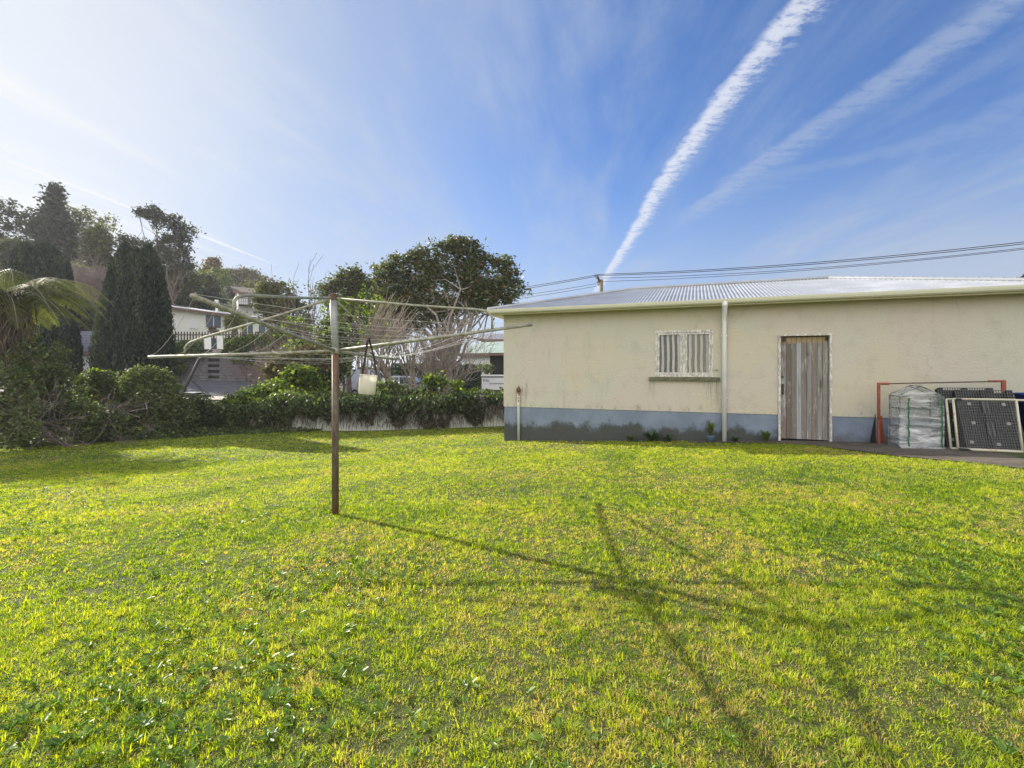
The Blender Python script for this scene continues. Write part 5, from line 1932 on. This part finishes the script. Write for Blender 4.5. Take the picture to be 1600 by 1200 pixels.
A = P(262, 500, 44); Bp = P(448, 500, 56)
zb = CAMZ + (CY - 527) / F * 44
zt = CAMZ + (CY - 480) / F * 44
def ex1(root, ln, H):
    MB().box(0.15 * ln, 0.205 * ln, -0.12, -0.003, 1.0, 1.7).build('meter_box', M['white_trim'], root)
    b = MB(); b.tube([(0.42 * ln, 1.2, H + 0.1), (0.42 * ln, 1.2, H + 1.35)], 0.12, 10); b.tube([(0.42 * ln, 1.2, H + 1.35), (0.42 * ln, 1.2, H + 1.5)], 0.2, 10)
    b.build('flue', M['white_trim'], root)
    MB().tube([(0.50 * ln, -0.05, -0.2), (0.50 * ln, -0.05, H - 0.1)], 0.05, 8).build('downpipe', M['green_roof'], root)
house_far('house', 'long cream weatherboard house with pale roof above the retaining wall', A, Bp, 7, zb, zt, M['weatherboard'], M['white_roof'], 0.17,
          windows=((0.27, 0.385, 1.25, 2.45, 2), (0.42, 0.50, 1.15, 2.45, 1), (0.565, 0.66, 0.1, 2.35, 2), (0.72, 0.85, 1.1, 2.0, 2)), extra=ex1)
A = P(372, 470, 76); Bp = P(412, 470, 78)
def ex2(root, ln, H):
    MB().box(0.0, ln, -1.6, -0.01, 0.0, 0.12).build('deck', M['wood_dark'], root)
    b = MB()
    for i in range(13):
        b.box(ln * i / 12 - 0.03, ln * i / 12 + 0.03, -1.6, -1.54, 0.12, 1.0)
    b.box(0, ln, -1.62, -1.52, 1.0, 1.06)
    b.build('balustrade', M['window_trim'], root)
house_far('house', 'small white hillside house with dark gable, above the cream house', (A.x, A.y), (Bp.x, Bp.y), 6, CAMZ + (CY - 478) / F * 76, CAMZ + (CY - 455) / F * 76, M['white_wall'], M['wood_dark'], 0.35,
          windows=((0.38, 0.5, 0.1, 1.9, 1),), extra=ex2, oh=0.8)
A = P(346, 445, 92); Bp = P(400, 452, 100)
house_far('house', 'highest house on the hill, white wall under a long grey roof', (A.x, A.y), (Bp.x, Bp.y), 7, CAMZ + (CY - 455) / F * 92, CAMZ + (CY - 441) / F * 92, M['white_wall'], M['grey_roof'], 0.2, windows=((0.2, 0.5, 0.6, 1.3, 3),))
# houses to the right, past the road
A = P(724, 560, 46); Bp = P(800, 560, 44)
def ex3(root, ln, H):
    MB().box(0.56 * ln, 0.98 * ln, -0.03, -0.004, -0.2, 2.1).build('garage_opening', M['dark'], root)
    MB().box(0.54 * ln, 1.0 * ln, -0.05, -0.005, 2.1, 2.3).build('lintel', M['white_trim'], root)
house_far('house', 'weatherboard house with green grey roof and a dark carport, beyond the hedge', (A.x, A.y), (Bp.x, Bp.y), 8, CAMZ + (CY - 588) / F * 45, CAMZ + (CY - 551) / F * 45, M['white_wall'], M['green_roof'], 0.30, extra=ex3)
A = P(752, 560, 66); Bp = P(850, 560, 66)
house_far('house', 'blue grey roofed house rising behind the green roofed one', (A.x, A.y), (Bp.x, Bp.y), 8, 0.2, CAMZ + (CY - 530) / F * 66, M['brown_trim'], M['grey_roof'], 0.25)
# little shed at the left
A = P(92, 560, 30); Bp = P(150, 560, 31)
gs = gz(A.x, A.y)
house_far('garden_shed', 'small white boarded shed with grey shingle roof between two cypresses', (A.x, A.y), (Bp.x, Bp.y), 3.2, gs, CAMZ + (CY - 546) / F * 30, M['white_fence'], M['grey_roof'], 0.75, oh=0.25)['category'] = 'shed'

# retaining wall of blocks with vent-like slots
def retaining():
    xa, xb, y = hx(215, 38.0), hx(428, 38.0), 38.0
    zb_ = gz(hx(330, 38), 37.8) - 0.5
    ztp = CAMZ + (CY - 545) / F * 38
    root = tag(empty('retaining_wall', (xa, y, zb_)), 'weathered grey block retaining wall beside the road below the cream house', 'retaining wall')
    H = ztp - zb_
    rng = random.Random(12)
    b = MB()
    bh, bw = 0.22, 0.44
    j = 0
    z = 0.0
    sl0, sl1 = hx(328, 38) - xa, hx(341, 38) - xa
    while z < H:
        x = -(bw / 2) * (j % 2)
        while x < xb - xa:
            if not (sl0 < x + bw / 2 < sl1 and j % 2 == 1 and z < H * 0.85):
                dy = rng.uniform(-0.02, 0.02)
                b.box(x + 0.008, x + bw - 0.008, dy, 0.3, z + 0.008, z + bh - 0.008)
            x += bw
        z += bh; j += 1
    b.build('blocks', M['block'], root)
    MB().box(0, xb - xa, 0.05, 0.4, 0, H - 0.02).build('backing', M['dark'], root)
retaining()
# dark picket fence above
b = MB()
xa, xb = hx(222, 41), hx(450, 41)
zf = CAMZ + (CY - 534) / F * 41
x = 0
pf = tag(empty('picket_fence', (xa, 41, zf)), 'dark weathered picket fence on top of the bank in front of the cream house', 'fence')
while x < xb - xa:
    b.add([(x, 0, -1.2), (x + 0.11, 0, -1.2), (x + 0.11, 0, 0.78), (x + 0.055, 0, 0.88), (x, 0, 0.78), (x, 0.03, -1.2), (x + 0.11, 0.03, -1.2), (x + 0.11, 0.03, 0.78), (x + 0.055, 0.03, 0.88), (x, 0.03, 0.78)],
          [(4, 3, 2, 1, 0), (5, 6, 7, 8, 9), (0, 1, 6, 5), (1, 2, 7, 6), (2, 3, 8, 7), (3, 4, 9, 8), (4, 0, 5, 9)])
    x += 0.25
b.build('picket', M['wood_dark'], pf)
b = MB(); b.box(0, xb - xa, 0.031, 0.09, 0.05, 0.13).box(0, xb - xa, 0.031, 0.09, 0.55, 0.63)
b.build('rail', M['wood_dark'], pf)

# plants on the bank over the wall
ivy_mass('sunlit ivy spilling over the retaining wall below the palm', Vector((hx(385, 37.6), 37.6, gz(hx(385, 37.6), 37.6))), [blob(400, 534, 37.6, 48, 9, .5), blob(360, 540, 37.6, 24, 8, .5)], 91, 'L_ivybright', 150, 0.2, cr=0.4)
ivy_mass('dark ivy hanging down the right half of the retaining wall', Vector((hx(410, 37.5), 37.5, gz(hx(410, 37.5), 37.5))), [blob(405, 556, 37.4, 45, 16, .4), blob(440, 560, 37, 30, 26, .6)], 92, 'L_ivy', 260, 0.2, cr=0.4)
ivy_mass('dark scrub covering the bank and the left part of the retaining wall', Vector((hx(270, 37.5), 37.5, gz(hx(270, 37.5), 37.5))), [blob(255, 560, 37.3, 34, 30, .6), blob(290, 545, 37.5, 34, 11, .4)], 93, 'L_ivy', 240, 0.2, cr=0.4)
tree('shrub', 'small reddish bush against the cream house wall', 'shrub', Vector((*P(333, 520, 43).xy, zb)), [blob(333, 515, 43, 8, 6, .3)], 24, 20, 0.25, 0.13, M['L_red'], 94, 0.02, limbs=3)
# cabbage palm in front of the cream house
def palm():
    base = P(367, 536, 42.5)
    root = tag(empty('cabbage_palm', base), 'short palm with shaggy yellow green head in front of the cream house', 'palm')
    top = P(367, 499, 42.5) - base
    rng = np.random.default_rng(95)
    b = MB(); b.tube([(0, 0, -1), top * 0.5, top], [0.26, 0.22, 0.22], 10); b.build('trunk', M['bark'], root)
    n = 420
    a = rng.uniform(0, 6.28, n); el = rng.uniform(-0.7, 1.1, n); r = rng.uniform(0.5, 1.0, n)
    d = np.stack([np.cos(a) * np.cos(el), np.sin(a) * np.cos(el), np.sin(el) - 0.25], 1)
    C = np.array(top) + d * 0.45
    s = np.cross(d, rng.normal(size=(n, 3))); s /= np.linalg.norm(s, axis=1, keepdims=True)
    V = np.stack([np.array(top) + d * 0.05, np.array(top) + d * 0.5 + s * 0.035, np.array(top) + d * (0.9 + 0.3 * r[:, None]) + np.array([0, 0, -0.2]), np.array(top) + d * 0.5 - s * 0.035], 1).reshape(-1, 3)
    mesh_np('fronds', V, np.arange(4 * n).reshape(n, 4), M['L_fern'], root, tint_for(n, rng, 0.55, 0.25))
palm()

# basketball hoop across the road
def hoop():
    base = P(300, 622, 27.5)
    bz = gz(base.x, base.y) + 0.05
    base.z = bz
    root = tag(empty('basketball_hoop', base), 'portable basketball hoop with leaning black pole and white backboard on the footpath', 'basketball hoop')
    def V_(px, py, d=27.5):
        return P(px, py, d) - base
    k0, k1, k2 = V_(288, 609), V_(312, 560), V_(336, 541)
    MB().tube([k0 + Vector((0, 0, -0.25)), k0, k1], 0.075, 12).build('pole', M['black_strap'], root, smooth=True)
    b = MB(); b.tube([k1, k1.lerp(k2, 0.35)], 0.045, 10); b.build('upper_pole', M['galv'], root, smooth=True)
    MB().tube([k1.lerp(k2, 0.35), k2 + Vector((-0.05, 0.05, 0.1))], 0.02, 6).build('bracket', M['galv'], root)
    MB().tube([k1.lerp(k2, 0.30) + Vector((0, 0, -0.1)), k2 + Vector((0.0, 0.05, -0.3))], 0.02, 6).build('bracket', M['galv'], root)
    # base box
    b = MB()
    f0 = V_(290, 617)
    Mm = Matrix.Translation((f0.x + 0.55, 0, 0)) @ Euler((0, 0, R(-12))).to_matrix().to_4x4()
    b.prism([(-0.7, 0.0), (0.75, 0.0), (0.72, 0.12), (0.2, 0.24), (-0.6, 0.24), (-0.7, 0.12)], -0.3, 0.35, Mm)
    b.build('base', M['car_dark'], root, bevel=0.03)
    MB().box(-0.55, 0.3, -0.25, 0.3, 0.245, 0.27, Mm).build('base_lid', M['white_trim'], root)
    for dy in (-0.15, 0.15):
        MB().tube([k0.lerp(k1, 0.35), Vector((f0.x + 1.15, dy, 0.18))], 0.018, 6).build('brace', M['black_strap'], root)
    # backboard: clear board turned towards the street with dark bracket between two bright halves
    c = V_(334, 535)
    w_, h_ = 0.95 / 2, 0.78 / 2
    Mb_ = Matrix.Translation(c) @ Euler((R(5), 0, R(14))).to_matrix().to_4x4()
    MB().box(-w_, -0.13, -0.015, 0.015, -h_, h_, Mb_).build('backboard', M['board'], root)
    MB().box(0.16, w_, -0.015, 0.015, -h_, h_, Mb_).build('backboard', M['board'], root)
    MB().box(-0.129, 0.159, -0.012, 0.012, -h_, h_ - 0.15, Mb_).build('backboard_center', M['dark_glass'], root)
    MB().tube([Mb_ @ Vector(v) for v in [(-w_, 0, -h_), (w_, 0, -h_), (w_, 0, h_), (-w_, 0, h_), (-w_, 0, -h_)]], 0.018, 6).build('board_frame', M['wire'], root)
    rc = Mb_ @ Vector((0.25, -0.30, -h_ + 0.02))
    b = MB()
    b.tube([rc + Vector((0.225 * math.cos(t * math.pi / 10), 0.225 * math.sin(t * math.pi / 10), 0)) for t in range(21)], 0.012, 6)
    b.build('rim', M['red_steel'], root)
    b = MB()
    for i in range(12):
        for sg in (-1, 1):
            pts = []
            for j in range(7):
                a = 2 * math.pi * (i + sg * j * 0.5) / 12
                rr = 0.225 - 0.09 * (j / 6) ** 0.7
                pts.append(rc + Vector((rr * math.cos(a), rr * math.sin(a), -0.40 * j / 6)))
            b.tube(pts, 0.006, 4, cap=False)
    b.build('net', M['net'], root)
hoop()

# ------------------------------------------------------------------ vehicles beyond the fence
def vehicle(name, label, cat, loc, rz, prof, cab, belt, width, paint, glass_spec, lamps, wheels, group=None, roofbars=False):
    root = tag(empty(name, loc, rz), label, cat, group)
    hw = width / 2
    # lower body and cabin lofted across the width
    secs = [(-hw, 0.94, 0.10), (-hw * 0.985, 1.0, 0.0), (-hw * 0.6, 1.0, 0.0), (hw * 0.6, 1.0, 0.0), (hw * 0.985, 1.0, 0.0), (hw, 0.94, 0.10)]
    b = MB()
    b.prism(prof, -hw, hw)
    b.build('body', paint, root, bevel=0.06)
    # cabin tapers inward
    zb_ = belt
    ztop = max(z for x, z in cab)
    b = MB()
    n = len(cab)
    def tap(z):
        return 1 - 0.17 * (z - zb_) / (ztop - zb_)
    vs = [(x, -hw * 0.97 * tap(z), z) for x, z in cab] + [(x, hw * 0.97 * tap(z), z) for x, z in cab]
    fs = [tuple(range(n)), tuple(range(2 * n - 1, n - 1, -1))] + [(i, i + n, (i + 1) % n + n, (i + 1) % n) for i in range(n)]
    b.add(vs, fs)
    b.build('cabin', paint, root, bevel=0.05)
    for poly in glass_spec['side']:
        for sg in (-1, 1):
            m = len(poly)
            o = 0.012
            vs = [(x, sg * (hw * 0.97 * tap(z) + o), z) for x, z in poly] + [(x, sg * (hw * 0.97 * tap(z) - 0.02), z) for x, z in poly]
            fs = [tuple(range(m)), tuple(range(2 * m - 1, m - 1, -1))] + [(i, i + m, (i + 1) % m + m, (i + 1) % m) for i in range(m)]
            MB().add(vs, fs).build('window', M['dark_glass'], root)
    for (x0, z0, x1, z1) in glass_spec['ends']:
        vs = []
        dx, dz = x1 - x0, z1 - z0
        l = math.hypot(dx, dz); nx_, nz_ = -dz / l, dx / l
        if nx_ * x0 < 0:
            nx_, nz_ = -nx_, -nz_
        for (fx, fz) in ((0.1, 0.1), (0.9, 0.9)):
            x, z = x0 + dx * fx + nx_ * 0.015, z0 + dz * fz + nz_ * 0.015
            for sg in (-1, 1):
                vs.append((x, sg * hw * 0.86 * tap(z), z))
        MB().add(vs, [(0, 1, 3, 2)]).build('windscreen', M['dark_glass'], root)
    for (x, y, z, sx, sy, sz, mm) in lamps:
        for sg in (-1, 1):
            MB().box(x - sx, x + sx, sg * y - sy, sg * y + sy, z - sz, z + sz).build('tail_lamp' if mm == 'red_lamp' else 'headlight', M[mm], root, bevel=0.01)
    for x in wheels:
        for sg in (-1, 1):
            Mw = Matrix.Translation((x, sg * (hw - 0.09), 0.31)) @ Euler((R(90), 0, 0)).to_matrix().to_4x4()
            w_ = MB().lathe([(0.18, -0.1), (0.29, -0.1), (0.31, -0.07), (0.31, 0.07), (0.29, 0.1), (0.18, 0.1)], (0, 0, 0), 20, Mw).build('wheel', M['tyre'], root, smooth=True)
            MB().lathe([(0, -0.08), (0.1, -0.09), (0.18, -0.1), (0.18, 0.1), (0.1, 0.09), (0, 0.08)], (0, 0, 0), 16, Mw).build('rim', M['rim'], w_)
    for sg in (-1, 1):
        MB().box(0.75, 0.95, sg * (hw + 0.09) - 0.07, sg * (hw + 0.09) + 0.07, belt + 0.02, belt + 0.16).build('mirror', M['car_dark'], root, bevel=0.02)
    return root
hp = P(640, 600, 33); hz_ = gz(hp.x, hp.y) + 0.03
hatch_prof = [(-1.95, 0.25), (1.95, 0.25), (2.02, 0.5), (1.9, 0.74), (1.0, 0.95), (-1.9, 0.98), (-2.0, 0.6)]
hatch_cab = [(-1.88, 0.94), (1.05, 0.92), (0.35, 1.42), (0.0, 1.50), (-1.2, 1.52), (-1.62, 1.42)]
car = vehicle('parked_car', 'silver hatchback parked on the road, its windows showing over the ivy', 'car', (hp.x, 33, hz_), R(-4), hatch_prof, hatch_cab, 0.93, 1.7, M['car_silver'],
        {'side': [[(-1.60, 1.0), (-0.55, 1.0), (-0.55, 1.42), (-1.25, 1.42)], [(-0.47, 1.0), (0.78, 1.0), (0.25, 1.38), (-0.05, 1.43), (-0.47, 1.43)]], 'ends': [(1.05, 0.93, 0.32, 1.42), (-1.86, 0.95, -1.62, 1.42)]},
        [(-1.93, 0.72, 0.8, 0.05, 0.1, 0.13, 'red_lamp'), (1.9, 0.62, 0.66, 0.08, 0.14, 0.07, 'white_trim')], (-1.25, 1.25))
for x in (-1.0, -0.1):
    MB().tube([(x, -0.66, 1.48), (x, -0.66, 1.60), (x, 0.66, 1.60), (x, 0.66, 1.48)], 0.018, 6).build('roof_rack', M['car_dark'], car)
vp = P(566, 600, 34); vz = gz(vp.x, vp.y) + 0.03
van_prof = [(-2.2, 0.3), (2.2, 0.3), (2.3, 0.6), (2.2, 0.95), (1.5, 1.15), (-2.2, 1.15), (-2.25, 0.6)]
van_cab = [(-2.2, 1.1), (1.55, 1.1), (0.9, 1.85), (0.6, 1.95), (-2.05, 1.97), (-2.18, 1.85)]
vehicle('parked_van', 'white van seen from its rear, partly hidden behind the peg bucket', 'van', (vp.x, 34.5, vz), R(52), van_prof, van_cab, 1.12, 1.75, M['car_white'],
        {'side': [[(0.3, 1.2), (1.3, 1.2), (0.85, 1.75), (0.3, 1.78)]], 'ends': [(1.55, 1.12, 0.9, 1.85)]},
        [(-2.22, 0.8, 1.1, 0.04, 0.06, 0.22, 'red_lamp')], (-1.4, 1.4))
# white box trailer with lettering
tp = P(786, 600, 31); tz = gz(tp.x, tp.y) + 0.03
tr = tag(empty('box_trailer', (tp.x - 1.4, 31, tz), R(-3)), 'white box trailer with dark hand lettering and a white roof lip, beside the house corner', 'trailer')
ztop_ = CAMZ + (CY - 585.5) / F * 31 - tz
MB().box(0.04, 3.0, 0.0, 1.8, 0.62, ztop_ - 0.17).build('body', M['car_white'], tr, bevel=0.02)
MB().box(0.0, 3.05, -0.06, 1.86, ztop_ - 0.11, ztop_).build('roof_lip', M['white_trim'], tr, bevel=0.02)
MB().box(0.05, 2.98, -0.02, 1.82, ztop_ - 0.17, ztop_ - 0.11).build('roof_band', M['ink'], tr)
MB().box(0.05, 3.0, -0.004, 1.8, 0.40, 0.62).build('chassis', M['car_dark'], tr)
for x in (1.2, 1.9):
    Mw = Matrix.Translation((x, 0.05, 0.3)) @ Euler((R(90), 0, 0)).to_matrix().to_4x4()
    MB().lathe([(0, -0.08), (0.29, -0.08), (0.3, 0.08), (0, 0.08)], (0, 0, 0), 18, Mw).build('wheel', M['tyre'], tr)
def text_mesh(name, body, size, matl, parent, loc, rot, extrude=0.004, sx=1.0):
    cu = bpy.data.curves.new(name + '_curve', 'FONT')
    cu.body = body; cu.size = size; cu.extrude = extrude
    to = bpy.data.objects.new(name + '_tmp', cu)
    COL.objects.link(to)
    bpy.context.view_layer.update()
    me = bpy.data.meshes.new_from_object(to.evaluated_get(bpy.context.evaluated_depsgraph_get()))
    bpy.data.objects.remove(to)
    o = link_mesh(name, me, matl, parent)
    o.location = loc; o.rotation_euler = rot; o.scale = (sx, 1, 1)
    return o
text_mesh('lettering', 'Ki Em', 0.26, M['ink'], tr, (0.14, -0.012, ztop_ - 0.44), (R(90), 0, 0), sx=0.62)
text_mesh('lettering', 'accommodation', 0.15, M['ink'], tr, (0.52, -0.012, ztop_ - 0.60), (R(90), 0, 0), sx=0.95)

# ------------------------------------------------------------------ power poles and lines
pp = P(938.5, 500, 35); pz = gz(pp.x, pp.y)
up = tag(empty('utility_pole', (pp.x, 35, pz)), 'grey timber power pole with an angled crossarm behind the house roof', 'utility pole')
ptop = CAMZ + (CY - 437) / F * 35 - pz
MB().tube([(0.1, 0, -0.5), (0.05, 0, ptop)], [0.17, 0.125], 12).build('pole', M['timber_pole'], up, smooth=True)
ca0, ca1 = Vector((-0.18, -1.0, ptop + 0.22)), Vector((-0.02, 1.1, ptop - 0.45))
ca0 = P(933.5, 431, 34.2) - Vector((pp.x, 35, pz)); ca1 = P(938.5, 447, 36) - Vector((pp.x, 35, pz))
MB().tube([ca0, ca1], 0.085, 6).build('crossarm', M['timber_pole'], up)
for t in (0.05, 0.3, 0.7, 0.95):
    p = ca0.lerp(ca1, t)
    MB().tube([p + Vector((-0.12, 0, 0.02)), p + Vector((-0.2, 0, 0.12))], [0.03, 0.045], 8).build('insulator', M['insulator'], up)
up2 = tag(empty('utility_pole', (hx(560, 52), 52, gz(hx(560, 52), 52))), 'distant power pole hidden among the trees behind the clothesline', 'utility pole')
z2 = CAMZ + (CY - 478) / F * 52
MB().tube([(0, 0, -0.5), (0, 0, z2 - up2.location.z + 0.3)], [0.16, 0.12], 10).build('pole', M['timber_pole'], up2)
MB().tube([(-0.9, 0.3, z2 - up2.location.z), (0.9, -0.3, z2 - up2.location.z)], 0.06, 6).build('crossarm', M['timber_pole'], up2)
cen = Vector((pp.x, 35, pz))
cabs = [(0.05, 428.5, 434.5, 378.0, 470, 0.022), (0.3, 430.5, 437, 381.0, 474, 0.022), (0.7, 434.5, 445, 387.5, 479, 0.016), (0.95, 440, 449, 389.5, 484, 0.016)]
for i, (t, yr, yl, ye, yw, rr) in enumerate(cabs):
    p0 = P(938, yr, 35 + (t - 0.5) * 1.8)
    p1 = P(1600, ye, 25.5 + t)
    p2 = p0 + (p1 - p0) * 1.9
    p2.z = p1.z + (p1.z - p0.z) * 0.9 + 0.9
    pm = P(1250, [414.5, 416.5, 422, 424][i], 29.9 + t)
    # curve through p0, pm, p1, p2
    X = [p0.x, pm.x, p1.x, p2.x]; Zv = [p0.z, pm.z, p1.z, p2.z]
    cf = np.polyfit(X[:3], Zv[:3], 2)
    def yy(x):
        return p0.y + (p1.y - p0.y) * (x - p0.x) / (p1.x - p0.x)
    pts = [Vector((x, yy(x), float(np.polyval(cf, x)))) for x in np.linspace(p0.x, p2.x, 40)]
    g_ = 'power lines strung from the pole'
    pe = P(560 + t * 6, yw, 52)
    q0 = P(933, yl - 2 if i > 1 else yr + 1, 35 + (t - 0.5) * 1.8)
    left = [q0.lerp(pe, k / 14) - Vector((0, 0, 0.5 * 4 * (k / 14) * (1 - k / 14))) for k in range(15)]
    b = MB(); b.tube(left[::-1] + pts, rr, 5)
    o = b.build('power_line', M['cable'])
    tag(o, 'black power line strung over the roof, one of the upper pair' if i < 2 else 'thin power line strung over the roof, one of the lower pair', 'power line', g_)

# ------------------------------------------------------------------ hill growth and hill trees
def hill_scrub():
    rng = np.random.default_rng(123)
    n = 6500
    y = 36 + 115 * rng.uniform(0, 1, n) ** 1.25
    ang = rng.uniform(-1.25, -0.40, n)
    x = ang * y
    pxs = CX + F * ang
    # leave the houses and the street clear
    k = ~((pxs > 255) & (pxs < 460) & (y < 55)) & ~((pxs > 340) & (pxs < 425) & (y > 66) & (y < 90)) & (y > 40)
    x, y = x[k], y[k]
    r = (0.5 + 1.3 * vnoise(x, y, 0.12, 5, 3)) * (0.5 + y / 90)
    hgt = r * (0.5 + 0.9 * vnoise(x, y, 0.2, 15, 2))
    per = 26
    off = rng.normal(size=(len(x), per, 3)) * 0.45
    base = np.stack([x, y, ground_z(x, y) + hgt * 0.45], 1)
    C = base[:, None, :] + off * np.stack([r, r, hgt], 1)[:, None, :]
    sz = np.repeat(0.14 + y * 0.0042, per)
    V, Q = leaf_quads(C.reshape(-1, 3), sz, rng, 0.6, 0.3)
    t = np.repeat(0.25 + 0.5 * vnoise(x, y, 0.16, 55, 3), per) + rng.normal(0, 0.16, len(x) * per)
    tag(mesh_np('hill_scrub', V, Q, M['L_hill'], None, np.repeat(np.clip(t, 0, 1), 4)), 'mixed scrub and bush covering the hillside on the left', 'scrub', kind='stuff')
hill_scrub()
HT = 'trees on the hill'
def hg(px, d):
    return G(px, d)
cone = [blob(85, 300 + 14 * i, 60, 6 + 4.2 * i, 14) for i in range(8)]
tree('conifer', 'tall dark conical conifer on the hill skyline', 'tree', hg(85, 60), cone, 520, 26, 0.7, 0.42, M['L_conifer'], 201, 0.3, limbs=8, group=HT, shell=0.4, up=0.1)
tree('hill_tree', 'open crowned tree at the left end of the hill skyline', 'tree', hg(25, 58), [blob(10, 335, 58, 24, 22, 2), blob(45, 345, 58, 18, 22, 2), blob(22, 375, 58, 34, 26, 2.5), blob(-30, 345, 58, 30, 28, 2.5)], 150, 22, 0.75, 0.36, M['L_conifer'], 202, 0.25, limbs=22, group=HT, mean=0.5, shell=0.5)
tree('hill_tree', 'feathery wide tree with visible limbs right of the conical conifer', 'tree', hg(135, 62), [blob(130, 338, 62, 26, 14, 2), blob(165, 350, 62, 24, 14, 2), blob(110, 355, 62, 20, 16, 2), blob(150, 370, 62, 24, 12, 2)], 120, 16, 0.7, 0.32, M['L_olive'], 203, 0.22, 'bark_pale', limbs=34, group=HT, mean=0.5)
tree('hill_tree', 'round olive bush tree below the feathery tree', 'tree', hg(152, 54), [blob(152, 380, 54, 22, 28, 1.8), blob(150, 410, 54, 26, 28, 2)], 260, 26, 0.6, 0.32, M['L_olive'], 204, 0.2, limbs=8, group=HT, mean=0.4)
tree('hill_tree', 'irregular dark pine like tree with bare trunk rising over the cypress', 'tree', hg(262, 50), [blob(235, 332, 50, 22, 11, 1.5), blob(262, 348, 50, 26, 13, 1.8), blob(290, 362, 50, 17, 16, 1.3), blob(270, 385, 50, 28, 20, 2), blob(228, 385, 50, 20, 14, 1.5), blob(285, 410, 50, 22, 24, 1.6), blob(250, 415, 50, 30, 25, 2), blob(200, 378, 50, 14, 12, 1.2)], 330, 30, 0.55, 0.26, M['L_conifer'], 205, 0.3, limbs=30, group=HT, mean=0.5, shell=0.4)
tree('hill_tree', 'tall leafy bush mass directly right of the cypress, on the slope', 'tree', hg(300, 56), [blob(288, 445, 56, 26, 28, 2), blob(320, 445, 60, 24, 20, 2), blob(262, 455, 56, 26, 20, 2)], 340, 26, 0.7, 0.34, M['L_hill'], 206, 0.2, limbs=8, group=HT, mean=0.45)
tree('hill_tree', 'small reddish leaved tree on the skyline left of the domed hedge', 'tree', hg(332, 80), [blob(332, 413, 80, 13, 11, 1.5), blob(326, 425, 80, 14, 8, 1.5)], 90, 22, 0.6, 0.36, M['L_red'], 207, 0.15, limbs=10, group=HT, mean=0.6)
tree('hill_tree', 'pale yellow green bush on the slope below the reddish tree', 'tree', hg(345, 78), [blob(340, 428, 78, 16, 9, 1.5), blob(352, 438, 76, 8, 8, 1)], 90, 24, 0.6, 0.34, M['L_grassy'], 208, 0.1, limbs=6, group=HT, mean=0.55)
tree('clipped_tree', 'domed brown green clipped tree above the highest house', 'tree', hg(380, 104), [blob(378, 434, 104, 30, 15, 4), blob(398, 442, 104, 16, 14, 3)], 320, 30, 0.9, 0.42, M['L_brown'], 209, 0.2, limbs=6, mean=0.45)
tree('hill_tree', 'loose leafy tree beside the white hillside house', 'tree', hg(420, 70), [blob(418, 465, 70, 18, 24, 2), blob(400, 450, 84, 18, 12, 2)], 170, 26, 0.7, 0.34, M['L_olive'], 210, 0.15, limbs=6, group=HT, mean=0.5)
for i, (px, py, d, rx, ry, mm, lb) in enumerate([(62, 440, 50, 50, 26, 'L_conifer', 'dark bush mass behind the flat topped cypress pair'), (118, 440, 44, 20, 24, 'L_grassy', 'pale grassy bush right of the flat topped cypress'), (10, 400, 48, 40, 26, 'L_hill', 'grey hazy bush mass at the far left of the slope'),
                                                  (310, 470, 58, 40, 14, 'L_conifer', 'dark bank of bush right behind the pale roofed house'), (60, 500, 34, 40, 50, 'L_conifer', 'dark bush mass between the tree fern and the small cypress'), (125, 500, 36, 24, 30, 'L_hill', 'leafy bush just above the shed roof')]):
    tree('bush', lb, 'bush', hg(px, d), [blob(px, py, d, rx, ry, 2)], 240, 26, 0.6, 0.30, M[mm], 220 + i, 0.1, limbs=6, mean=0.42)
for i, (px, d, ln, lb) in enumerate([(130, 40, 2.6, 'purplish bare shrub between the cypresses, right one'), (108, 42, 2.6, 'purplish bare shrub between the cypresses, left one'), (160, 44, 2.4, 'purplish bare shrub touching the big cypress')]):
    bare('bare_shrub', lb, Vector((*G(px, d).xy, P(px, 490, d).z)), 12, ln, 0.05, 240 + i, 'twig_purple', 3, 0.5, 4, sp0=0.5, lift=0.25, minr=0.016, cat='bare shrub')
tree('evergreen_tree', 'dark tree peeping over the roof at the far right edge of the photo', 'tree', G(1625, 30), [blob(1622, 440, 30, 26, 14, 1.2), blob(1640, 460, 30, 34, 20, 1.5)], 120, 26, 0.4, 0.2, M['L_olive'], 250, 0.15, limbs=6)


# ------------------------------------------------------------------ air
def haze_box():
    m = bpy.data.materials.new('haze')
    m.use_nodes = True
    nt = NT(m.node_tree)
    nt.n.remove(nt.n['Principled BSDF'])
    v = nt.new('ShaderNodeVolumePrincipled')
    v.inputs['Color'].default_value = (0.86, 0.88, 0.95, 1)
    v.inputs['Density'].default_value = 0.0005
    v.inputs['Anisotropy'].default_value = 0.35
    nt.l.new(v.outputs[0], nt.n['Material Output'].inputs['Volume'])
    o = MB().box(-930, 930, -930, 1560, -4.0, 62.0).build('haze', m)
    tag(o, kind='stuff')
haze_box()
